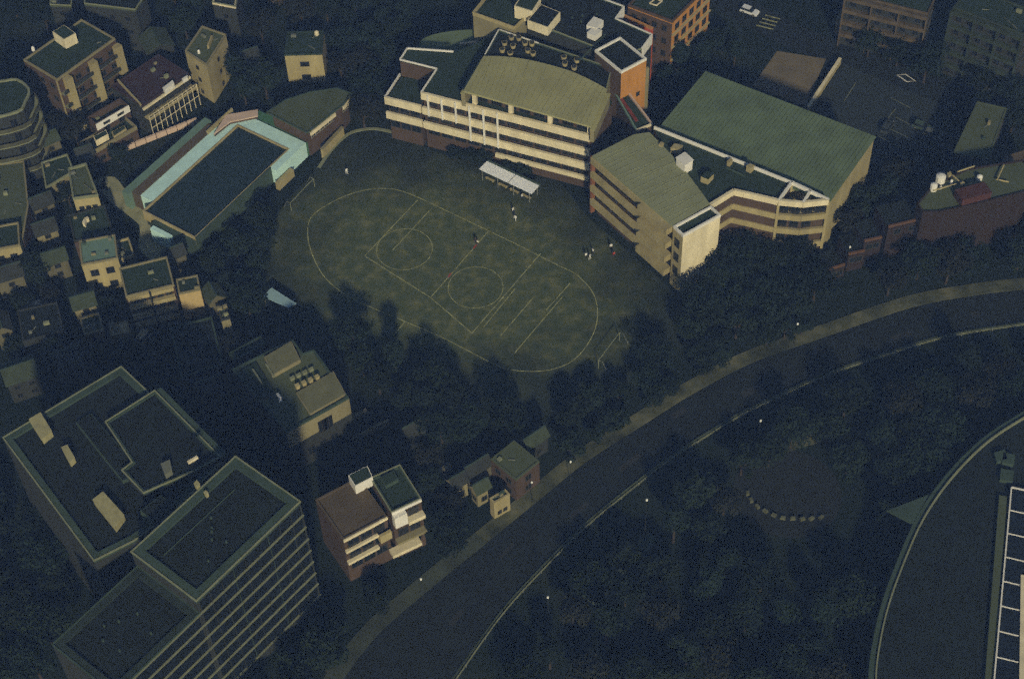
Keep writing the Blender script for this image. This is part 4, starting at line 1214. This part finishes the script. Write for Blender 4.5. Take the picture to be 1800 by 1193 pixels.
house('edge_tan_house', 'brownish roofed house cut by the right edge', W([(1765, 275), (1830, 255), (1830, 300), (1772, 322)], 9.0), 9.0, M_brown, M_rbrown, 0.2, M_rbrown)
# balcony apartments at the top right
def balcony_block(name, label, a, b, c, z, wall, edge, nf):
    fp = rect(a, b, c, z)
    t = house(name, label, fp, z, wall, M_rdark, 0.4, edge, floors=nf, nw=6)
    A, B = (fp[0], fp[1])
    fh_ = (z - 0.8) / nf
    for k in range(1, nf + 1):
        slab(t, A, B, k * fh_ - 0.5, k * fh_ + 0.35, 0.0, 1.0, edge, 'balcony')
    for k in range(0, 7, 2):
        q = A.lerp(B, k / 6); d = (B - A).normalized(); n = Vector((d.y, -d.x))
        MB().bar(q, q + n * 1.05, 0.25, 0, z - 0.5).build('divider', edge, t)
    return t
balcony_block('brown_balcony_block', 'apartment block with brown balcony bands at the top right', (1488, -12), (1632, 24), (1500, -50), 14.0, M_dark, mat('dim_brown_render', (0.10, 0.075, 0.042), 0.9, 0.5), 4)
balcony_block('green_balcony_block', 'apartment block with dull green balcony bands in the top right corner', (1676, 12), (1800, 60), (1690, -30), 18.0, M_dark, mat('dim_green_render', (0.032, 0.045, 0.026), 0.9, 0.5), 5)
house('small_ledge_house', 'low dark house with one yellow ledge below the green balcony block', rect((1718, 98), (1765, 112), (1725, 80), 6.0), 6.0, M_dark, M_rdark, 0.5, M_rolive, M_tan)
house('porch_house', 'little tan hut roof near the pedestrian crossing', W([(1470, 34), (1478, 18), (1494, 22), (1490, 36)], 4.0), 4.0, M_tan, M_tan, 0.2, M_olive, nw=1)

# semicircular plaza in the park
pc = P(1384, 866).to_2d()
FOOT.append([pc + Vector((math.cos(t * 0.785), math.sin(t * 0.785))) * 12.0 + Vector((2.0, -8)) for t in range(8)])
plz = struct(MB().prism([pc + Vector((math.cos(t * 0.2094), math.sin(t * 0.2094))) * 9.5 for t in range(30)], -0.3, 0.02).build('plaza', mat('dark_paving', (0.013, 0.016, 0.014), 0.9, 0.4), None, (0, 0, 0)))
stone = MB().box((0, 0, 0), 0.9, 0.6, 0.45).box((0, 0, 0.45), 0.7, 0.4, 0.12)
stone = stone.mesh('stone_seat', mat('mossy_stone', (0.11, 0.115, 0.06), 0.9, 0.3))
for k, (x, y) in enumerate(((1314, 868), (1320, 880), (1331, 891), (1345, 899), (1360, 906), (1376, 911), (1393, 912), (1410, 913), (1426, 912), (1443, 910))):
    q = P(x, y)
    o = bpy.data.objects.new('stone_seat', stone)
    COL.objects.link(o); o.location = (q.x, q.y, 0.02)
    o.rotation_euler = (0, 0, math.atan2(q.y - pc.y, q.x - pc.x) + math.pi / 2)
    tag(o, 'pale stone block seat in the arc of blocks in the dark park', 'stone seat', 'arc of stone seats in the park')
struct(strip(spline(W([(1325, 806), (1360, 795), (1400, 780), (1445, 768)]), 4), 2.2, 0, 0.03).build('path', M_verge, None, (0, 0, 0)))
struct(strip(spline(W([(1040, 1060), (1080, 1010), (1120, 970), (1150, 942)]), 4), 2.2, 0, 0.03).build('path', mat('mossy_path', (0.07, 0.09, 0.055), 0.9, 0.4), None, (0, 0, 0)))

# ------------------------------------------------------------------ trees
def tree_proto(seed, h, r, leaf, cone=False):
    rng = random.Random(seed)
    tr = MB()
    base = h * 0.38
    tr.tube([(0, 0, -0.2), (0.05, 0.03, base * 0.5), (0.0, 0.1, base), (0.1, 0.0, h * 0.75)], [0.34, 0.26, 0.2, 0.07], 7)
    lobes = []
    nl = 11
    for k in range(nl):
        a = k * 2.4 + rng.random() * 0.6
        rad = r * (0.25 + 0.55 * rng.random())
        z = h * (0.42 + 0.5 * rng.random())
        if cone: rad *= max(0.2, 1.3 - z / h)
        c = Vector((math.cos(a) * rad, math.sin(a) * rad, z))
        lobes.append((c, r * (0.30 + 0.22 * rng.random())))
        tr.tube([(0, 0, base * (0.7 + 0.3 * rng.random())), c * 0.6 + Vector((0, 0, z * 0.3)), c], [0.14, 0.09, 0.03], 5)
    lobes.append((Vector((0, 0, h * 0.88)), r * 0.4))
    lv = MB()
    for c, lr in lobes:
        n = int(150 * (lr / (r * 0.4)))
        for _ in range(n):
            d = Vector((rng.gauss(0, 1), rng.gauss(0, 1), rng.gauss(0, 1))).normalized()
            p = c + Vector((d.x, d.y, d.z * 0.8)) * lr * (rng.random() ** 0.4) * 1.08
            s = 0.20 + 0.26 * rng.random()
            nr = (d + Vector((rng.gauss(0, .6), rng.gauss(0, .6), rng.gauss(0, .6) + 0.4))).normalized()
            a = nr.orthogonal().normalized(); b = nr.cross(a)
            ang = rng.random() * 6.28
            a, b = a * math.cos(ang) + b * math.sin(ang), b * math.cos(ang) - a * math.sin(ang)
            o = len(lv.v)
            lv.v += [tuple(p - a * s), tuple(p - b * s * 0.6 + nr * s * 0.15), tuple(p + a * s * 1.2), tuple(p + b * s * 0.6 + nr * s * 0.15)]
            lv.f.append((o, o + 1, o + 2, o + 3))
    return tr.mesh('trunk', M_bark), lv.mesh('crown', leaf)

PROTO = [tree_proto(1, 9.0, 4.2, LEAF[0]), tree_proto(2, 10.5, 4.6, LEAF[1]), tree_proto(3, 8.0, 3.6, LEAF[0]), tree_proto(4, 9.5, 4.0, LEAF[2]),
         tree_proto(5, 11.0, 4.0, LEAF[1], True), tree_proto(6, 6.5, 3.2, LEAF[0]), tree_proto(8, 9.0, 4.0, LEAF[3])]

def inside(p, poly):
    c = False; n = len(poly)
    for i in range(n):
        a, b = poly[i], poly[i - 1]
        if (a.y > p.y) != (b.y > p.y) and p.x < (b.x - a.x) * (p.y - a.y) / (b.y - a.y) + a.x: c = not c
    return c
def pdist(p, poly):
    d = 1e9
    for i in range(len(poly)):
        a, b = poly[i - 1], poly[i]
        ab = b - a; t = max(0, min(1, (p - a).dot(ab) / max(1e-9, ab.length_squared)))
        d = min(d, (p - a - ab * t).length)
    return d

TREES = []
def zone(label, group, px, gap, kinds, s0=0.8, s1=1.15, clear=2.0, cat='tree', limit=400):
    poly = W(px); rng = random.Random(len(px) * 31 + int(px[0][0]))
    xs = [p.x for p in poly]; ys = [p.y for p in poly]
    n = 0
    for _ in range(2600):
        if n >= limit: break
        p = Vector((rng.uniform(min(xs), max(xs)), rng.uniform(min(ys), max(ys))))
        if not inside(p, poly): continue
        if any((p - q).length < gap for q in TREES): continue
        if any((p - q).length < 5.5 for pl_ in PATHS for q in pl_) or any((p - q).length < 4.0 and q.y > p.y - 1 for pl_ in PATHS for q in pl_): continue
        if group == 'trees in the wooded park' and any((p - q).length < 10.0 for q in road_in): continue
        if any(len(f) > 2 and (inside(p, f) or pdist(p, f) < clear) for f in FOOT): continue
        TREES.append(p); n += 1
        tm, cm = PROTO[rng.choice(kinds)]
        s = rng.uniform(s0, s1)
        root = bpy.data.objects.new('tree', None); COL.objects.link(root)
        root.location = (p.x, p.y, 0); root.rotation_euler = (0, 0, rng.random() * 6.28); root.scale = (s, s, s * rng.uniform(0.85, 1.1))
        tag(root, label, cat, group)
        for nm, me in (('trunk', tm), ('crown', cm)):
            o = bpy.data.objects.new(nm, me); COL.objects.link(o); o.parent = root
    return n

cnt = {}
PATHS.append(road_in)
ROADCLEAR = road_in
NOTREE = [W(q) for q in ([(480, 60), (580, 60), (585, 190), (500, 190)], [(590, 900), (760, 880), (780, 1010), (640, 1060), (580, 1000)],
                         [(1270, 0), (1400, 0), (1400, 75), (1290, 60)], [(860, 850), (960, 810), (980, 860), (880, 930)], [(440, 770), (620, 690), (700, 730), (690, 790), (520, 830)],
                         [(120, 440), (215, 440), (215, 540), (120, 540)], [(215, 520), (370, 500), (370, 610), (215, 620)], [(460, 510), (530, 510), (530, 570), (460, 570)], [(1440, 470), (1560, 400), (1700, 370), (1800, 350), (1800, 455), (1600, 480), (1470, 545)], [(1620, 350), (1760, 330), (1760, 420), (1640, 420)])]
FOOT += NOTREE
cnt['tower'] = zone('dark leafy tree in the grove at the foot of the cream stair tower', 'trees by the stair tower', [(1222, 560), (1300, 475), (1440, 462), (1480, 520), (1400, 575), (1300, 600), (1205, 610)], 4.2, (0, 1, 2), 0.75, 1.0)
cnt['front'] = zone('low dark tree under the banded front of the vaulted school block', 'trees along the school front', [(850, 296), (950, 318), (1030, 340), (1030, 322), (900, 290), (780, 262), (770, 272)], 3.0, (5,), 0.5, 0.75, 0.6)
cnt['road'] = zone('dark tree in the belt between playground and curved road', 'trees between playground and curved road', [(960, 760), (1080, 690), (1150, 640), (1230, 590), (1440, 555), (1440, 566), (1300, 612), (1190, 660), (1060, 740), (1000, 780)], 4.6, (0, 1, 2), 0.6, 0.85, 1.2)
cnt['belowfield'] = zone('dark tree in the wood below the playground', 'trees below the playground', [(600, 610), (660, 625), (750, 690), (820, 735), (900, 755), (935, 770), (860, 790), (780, 800), (700, 790), (650, 700)], 5.0, (0, 1, 2, 4), 0.65, 0.95, 2.0)
cnt['pool'] = zone('dark tree between swimming pool and playground', 'trees between pool and playground', [(385, 480), (440, 430), (470, 410), (460, 460), (455, 560), (400, 560), (360, 510)], 4.6, (0, 1, 2), 0.6, 0.85, 2.0)
cnt['upper'] = zone('dark tree in the wood between the lone gabled house and the school', 'trees left of the school', [(420, 140), (450, 60), (560, 40), (690, 20), (730, 70), (690, 110), (665, 200), (640, 232), (612, 205), (636, 160), (560, 150), (470, 180), (430, 200), (410, 190), (420, 150)], 5.2, (0, 1, 3, 4), 0.75, 1.05, 2.2)
cnt['top'] = zone('dark tree behind the houses along the top left edge', 'trees along the top left', [(0, 30), (85, 60), (140, 30), (240, 60), (300, 30), (330, 70), (360, 20), (360, -60), (0, -60)], 5.5, (0, 1, 3), 0.6, 0.9, 2.5)
cnt['brown'] = zone('brownish leaved tree along the top edge left of the school', 'brown trees along the top edge', [(400, 60), (440, 10), (560, 10), (700, 40), (720, 0), (720, -50), (420, -50)], 5.0, (6, 6, 0), 0.7, 1.0, 2.5)
cnt['rear'] = zone('dark tree right of the orange tower', 'trees behind the gymnasium', [(1170, 160), (1210, 100), (1270, 80), (1310, 105), (1300, 125), (1250, 115), (1190, 200)], 4.4, (0, 1, 4), 0.7, 0.95, 1.6)
cnt['gymright'] = zone('dark tree between gymnasium and brown apartment block', 'trees right of the gymnasium', [(1560, 330), (1650, 345), (1640, 400), (1560, 420), (1500, 470), (1450, 500), (1470, 430)], 5.0, (0, 1, 3), 0.7, 0.95, 2.0)
cnt['rightslope'] = zone('dark tree on the slope above the curved road at the right', 'trees on the right slope', [(1450, 545), (1480, 515), (1560, 470), (1700, 430), (1830, 420), (1830, 470), (1700, 490), (1560, 530)], 5.2, (0, 1, 3), 0.7, 0.95, 1.6)
cnt['court'] = zone('dark tree along the back road beside the courts', 'trees by the back road', [(1500, 90), (1480, 62), (1600, 110), (1700, 150), (1800, 190), (1800, 250), (1680, 190), (1660, 170)], 6.5, (0, 1, 2), 0.6, 0.9, 1.5)
cnt['park'] = zone('dark tree in the wooded park inside the curve of the road', 'trees in the wooded park', [(820, 1230), (960, 1050), (1180, 850), (1340, 745), (1560, 660), (1830, 600), (1830, 690), (1690, 780), (1600, 880), (1530, 1000), (1490, 1120), (1480, 1260)], 5.4, (0, 1, 2, 3, 4), 0.7, 1.0, 2.4)
cnt['bottom'] = zone('dark tree between the ledged office block and the curved road', 'trees below the office block', [(590, 1100), (640, 1060), (700, 1040), (760, 1000), (800, 960), (770, 985), (660, 1090), (560, 1230), (430, 1250)], 5.0, (0, 1, 2), 0.65, 0.95, 1.6)
cnt['left'] = zone('dark garden tree among the houses on the left', 'garden trees on the left', [(60, 210), (150, 240), (230, 280), (240, 330), (300, 410), (400, 480), (440, 560), (420, 640), (430, 700), (480, 780), (560, 800), (540, 840), (420, 760), (300, 640), (200, 640), (0, 700), (0, 560), (60, 470), (100, 400), (60, 330)], 5.4, (0, 2, 5, 3), 0.5, 0.8, 1.6)
cnt['leftbottom'] = zone('dark tree in the lower left corner beside the office blocks', 'trees in the lower left corner', [(-20, 880), (60, 940), (120, 1040), (100, 1120), (60, 1230), (-40, 1230)], 5.4, (0, 1, 2), 0.8, 1.1, 2.0)
cnt['mid'] = zone('dark tree on the plots between the olive roofed building and the curved road', 'trees on the middle plots', [(640, 800), (720, 790), (780, 815), (800, 900), (770, 930), (745, 860), (690, 800), (600, 850)], 5.0, (0, 1, 3), 0.5, 0.75, 1.6)
rv = random.Random(5)
for x, y in ((1046, 778), (1078, 756), (1094, 748), (1146, 712), (1176, 694), (1236, 660), (1266, 644), (1346, 606), (1378, 596), (1408, 588), (1000, 806)):
    q = P(x, y).to_2d()
    tm, cm = PROTO[rv.choice((2, 5, 5))]
    sx = rv.uniform(0.5, 0.75)
    root = bpy.data.objects.new('tree', None); COL.objects.link(root)
    root.location = (q.x, q.y, 0); root.rotation_euler = (0, 0, rv.random() * 6.28); root.scale = (sx, sx, sx)
    tag(root, 'small dark street tree standing on the pale verge of the curved road', 'tree', 'street trees on the verge')
    for nm, me in (('trunk', tm), ('crown', cm)):
        o = bpy.data.objects.new(nm, me); COL.objects.link(o); o.parent = root
print('trees', cnt, sum(cnt.values()))

# ------------------------------------------------------------------ street lamps
def lamp(px, label, h=5.0):
    q = P(px[0], px[1], h)
    t = thing('street_lamp', label, 'street lamp', loc=(q.x, q.y, 0), group='street lamps with white heads')
    MB().tube([(q.x, q.y, 0), (q.x, q.y, 0.4), (q.x, q.y, h - 0.1)], [0.12, 0.06, 0.04], 6).build('pole', M_dark, t)
    MB().tube([(q.x, q.y, h - 0.15), (q.x, q.y, h), (q.x, q.y, h + 0.3), (q.x, q.y, h + 0.42)], [0.08, 0.2, 0.18, 0.05], 10).build('lamp_head', mat('opal_lamp_head', (0.8, 0.8, 0.74), 0.5, 0.05), t)
lamp((963, 1050), 'street lamp with small white head at the bottom of the curved road', 7)
lamp((1337, 740), 'street lamp with small white head where park and curved road meet', 7)
lamp((740, 1018), 'street lamp with small white head below the balcony block', 6)
lamp((1402, 570), 'street lamp with small white head on the far verge, right of the playground', 6)
lamp((1494, 435), 'street lamp with small white head among trees beside the brown terraces', 6)
lamp((1003, 812), 'street lamp with small white head on the verge right of the green roofed house', 6)
lamp((935, 848), 'street lamp with small white head in front of the green roofed house', 6)
lamp((1137, 879), 'street lamp with small white head in the middle of the park trees', 12)

# ------------------------------------------------------------------ cars
def car(px, rz, label, col, L=4.2, van=False):
    q = P(px[0], px[1], 0.7)
    t = thing('parked_car', label, 'car', loc=(q.x, q.y, 0.015))
    t.rotation_euler = (0, 0, rz)
    def sub(mb, name, m, par=t):
        o = bpy.data.objects.new(name, mb.mesh(name, m)); COL.objects.link(o); o.parent = par
        return o
    paint = mat('car_paint_' + label.split()[0], col, 0.35, 0.05, 1.0, 0, 0, 6, 0.5)
    def hull(prof, w0, w1):
        mb = MB(); n = len(prof)
        for sgn in (-1, 1):
            for x, z, k in prof: mb.v.append((x, sgn * (w0 if k else w1) / 2, z))
        mb.f.append(tuple(range(n))[::1]); mb.f.append(tuple(range(n, 2 * n))[::-1])
        for i in range(n):
            j = (i + 1) % n
            mb.f.append((i, n + i, n + j, j))
        return mb
    l = L / 2
    if van: prof = [(-l, .35, 1), (-l, 1.0, 1), (-l + .05, 1.0, 1), (l - .15, .95, 1), (l, .8, 1), (l, .35, 1)]
    else: prof = [(-l, .35, 1), (-l, .85, 1), (-l + .3, .95, 1), (l - 1.1, .95, 1), (l - .15, .78, 1), (l, .6, 1), (l, .35, 1)]
    body = sub(hull(prof, 1.72, 1.72), 'body', paint)
    cab = [(-l + .12, .94, 1), (-l + .35, 1.42 + .45 * van, 0), (l - 1.9 + .9 * van, 1.44 + .45 * van, 0), (l - 1.15 + .8 * van, .93, 1)]
    sub(hull(cab, 1.62, 1.35), 'cabin', M_glass)
    rf = MB().prism([Vector((-l + .38, -.66)), Vector((l - 1.95 + .9 * van, -.66)), Vector((l - 1.95 + .9 * van, .66)), Vector((-l + .38, .66))], 1.43 + .45 * van, 1.49 + .45 * van, True, True)
    sub(rf, 'car_roof', paint)
    for x in (-l + .8, l - .8):
        for y in (-.8, .8):
            wv = sub(MB().tube([(x, y - .1, .32), (x, y + .1, .32)], .32, 12), 'wheel', M_tyre)
            sub(MB().tube([(x, y - .11, .32), (x, y + .11, .32)], .18, 8), 'rim', M_steel, wv)
    for y in (-.6, .6):
        sub(MB().box((l - .06, y, .58), .1, .3, .14), 'headlight', M_white)
car((1318, 19), R(-33), 'white car on the back road near the pedestrian crossing', (0.75, 0.75, 0.76))
car((62, 540), R(12), 'cream van parked beside the dark square house at left', (0.55, 0.52, 0.40), 4.6, True)
car((253, 593), R(60), 'beige van parked right of the low shed', (0.42, 0.38, 0.24), 4.0, True)

car((1622, 222), R(-33), 'green car parked on the dark court, nearer the gymnasium', (0.06, 0.09, 0.06))
car((1641, 236), R(-33), 'grey car parked on the dark court beside the green one', (0.12, 0.13, 0.11))
car((1560, 222), R(57), 'dark car parked on the court close to the gymnasium roof edge', (0.05, 0.06, 0.06))
car((60, 605), R(20), 'dull car parked in front of the dark square house', (0.10, 0.10, 0.08))

# ------------------------------------------------------------------ roof seams and vents
def seams(root, pts, z, n, m, along=True):
    a, b, c, d = pts
    if not along: a, b, c, d = b, c, d, a
    for k in range(1, n):
        p, q = a.lerp(b, k / n), d.lerp(c, k / n)
        MB().bar(p.lerp(q, 0.09), p.lerp(q, 0.91), 0.12, z, z + 0.03).build('seam', m, root)
M_seam = mat('roof_seam', (0.016, 0.024, 0.02), 0.9, 0.4)
seams(off, cpts, zC - 0.44, 9, M_seam)
seams(off, dpts, zD - 0.44, 7, M_seam)
seams(b19, W([(1640, 930), (1590, 1180), (1735, 1190), (1755, 900)], zR), zR - 0.5, 8, M_seam, False)
vrng = random.Random(9)
for root, pts, z in ((off, cpts, zC - 0.44), (off, dpts, zD - 0.44), (b2, W([(970, 30), (1060, 70), (1110, 40), (1020, 0)], 19.4), 19.46)):
    for k in range(6):
        q = pts[0].lerp(pts[1], vrng.uniform(0.15, 0.85)).lerp(pts[3].lerp(pts[2], vrng.uniform(0.15, 0.85)), vrng.uniform(0.2, 0.8))
        MB().tube([(q.x, q.y, z), (q.x, q.y, z + 0.45)], 0.18, 8).build('vent', M_edge, root)
q0, q1 = cpts[3].lerp(cpts[0], 0.3), cpts[2].lerp(cpts[1], 0.3)
MB().tube([(q0.lerp(q1, 0.12).x, q0.lerp(q1, 0.12).y, zC - 0.25), (q0.lerp(q1, 0.8).x, q0.lerp(q1, 0.8).y, zC - 0.25)], 0.09, 6).build('pipe', M_edge, off)

# ------------------------------------------------------------------ people
def person_mesh(shirt, trouser, seed):
    rng = random.Random(seed); st = rng.uniform(0.1, 0.22)
    V = [(0, 0, .95), (0, 0, 1.2), (0, 0, 1.42), (0, 0, 1.52), (0, .01, 1.60), (0, .01, 1.72),
         (-.1, 0, .88), (-.11, st, .48), (-.11, st * .4, .08), (-.11, st * .4 + .14, .04),
         (.1, 0, .88), (.11, -st * .6, .48), (.11, -st, .08), (.11, -st + .14, .04),
         (-.19, 0, 1.40), (-.25, -.05, 1.12), (-.26, .06, .88), (-.26, .1, .78), (.19, 0, 1.40), (.25, .03, 1.12), (.26, .14, .9), (.26, .18, .8)]
    Ed = [(0, 1), (1, 2), (2, 3), (3, 4), (4, 5), (0, 6), (6, 7), (7, 8), (8, 9), (0, 10), (10, 11), (11, 12), (12, 13), (2, 14), (14, 15), (15, 16), (16, 17), (2, 18), (18, 19), (19, 20), (20, 21)]
    Rd = [.15, .15, .16, .055, .085, .08, .1, .07, .05, .045, .1, .07, .05, .045, .075, .055, .04, .035, .075, .055, .04, .035]
    me = bpy.data.meshes.new('body'); me.from_pydata(V, Ed, []); me.update()
    o = bpy.data.objects.new('tmp', me); COL.objects.link(o)
    md = o.modifiers.new('s', 'SKIN')
    for i, sv in enumerate(me.skin_vertices[0].data):
        sv.radius = (Rd[i], Rd[i] * (0.75 if i < 3 else 1)); sv.use_root = (i == 0)
    sb = o.modifiers.new('u', 'SUBSURF'); sb.levels = 1
    dg = bpy.context.evaluated_depsgraph_get()
    out = bpy.data.meshes.new_from_object(o.evaluated_get(dg)); out.name = 'body'
    bpy.data.objects.remove(o)
    out.materials.clear()
    for m in (mat('shirt_%s' % shirt[0], shirt[1], 0.9, 0.1), mat('trouser_%s' % trouser[0], trouser[1], 0.9, 0.1), mat('skin', (0.35, 0.22, 0.15), 0.6, 0.05)):
        out.materials.append(m)
    for p in out.polygons:
        z = p.center.z; x = abs(p.center.x)
        p.material_index = 2 if z > 1.5 or (x > .2 and z < 1.0) else (0 if z > .92 else 1)
    return out
WH, DK, RD = ('white', (0.75, 0.75, 0.72)), ('dark', (0.03, 0.03, 0.04)), ('red', (0.4, 0.06, 0.05))
bodies = {(a[0], b[0]): person_mesh(a, b, i) for i, (a, b) in enumerate(((WH, DK), (DK, DK), (WH, WH), (RD, DK)))}
hair = MB().tube([(0, .0, 1.62), (0, 0, 1.70), (0, 0, 1.77), (0, .0, 1.80)], [.085, .1, .085, .03], 8).mesh('hair', mat('black_hair', (0.012, 0.01, 0.01), 0.7, 0.1))
def person(px, kind, rz, label):
    q = P(px[0], px[1], 0.03)
    o = bpy.data.objects.new('person', bodies[kind]); COL.objects.link(o)
    o.location = (q.x, q.y, 0.02); o.rotation_euler = (0, 0, rz)
    tag(o, label, 'person', 'people on the playground')
    h = bpy.data.objects.new('hair', hair); COL.objects.link(h); h.parent = o
person((610, 306), ('white', 'white'), 0.5, 'person in white standing near the top left of the playground')
person((840, 431), ('white', 'dark'), 2.0, 'person in white top at the upper end of the middle line')
person((836, 428), ('dark', 'dark'), 3.0, 'person in dark clothes beside the one at the middle line')
person((793, 264), ('dark', 'dark'), 1.0, 'person in dark clothes below the school front')
person((902, 374), ('white', 'dark'), 4.0, 'person in white top walking below the white shelter')
person((906, 388), ('white', 'white'), 2.6, 'person in white farther below the white shelter')
person((1030, 454), ('white', 'dark'), 0.2, 'left person of the group in front of the second school block')
person((1037, 456), ('white', 'white'), 1.2, 'person in all white in the group before the second school block')
person((1042, 446), ('white', 'dark'), 5.2, 'upper person of the group before the second school block')
person((1074, 438), ('white', 'dark'), 3.2, 'person in white top close to the banded front')
person((1079, 452), ('red', 'dark'), 3.6, 'person in red top close to the banded front')
person((918, 350), ('white', 'dark'), 0.9, 'person in white top at the right end of the white shelter')

# ------------------------------------------------------------------ blue haze added to lift the darkest tones
hz = MB().prism([Vector((-690, -190)), Vector((690, -190)), Vector((690, 1490)), Vector((-690, 1490))], -2, 256, True, True).build('haze', None, None, (0, 0, 0))
struct(hz, 'stuff')
hm = bpy.data.materials.new('black_lift_haze')
hm.use_nodes = True
hn = hm.node_tree.nodes
hn.remove(hn['Principled BSDF'])
pv = hn.new('ShaderNodeVolumePrincipled')
pv.inputs['Color'].default_value = (0.27, 0.45, 1.0, 1)
pv.inputs['Density'].default_value = 0.00044
hm.node_tree.links.new(pv.outputs[0], hn['Material Output'].inputs['Volume'])
hz.data.materials.append(hm)
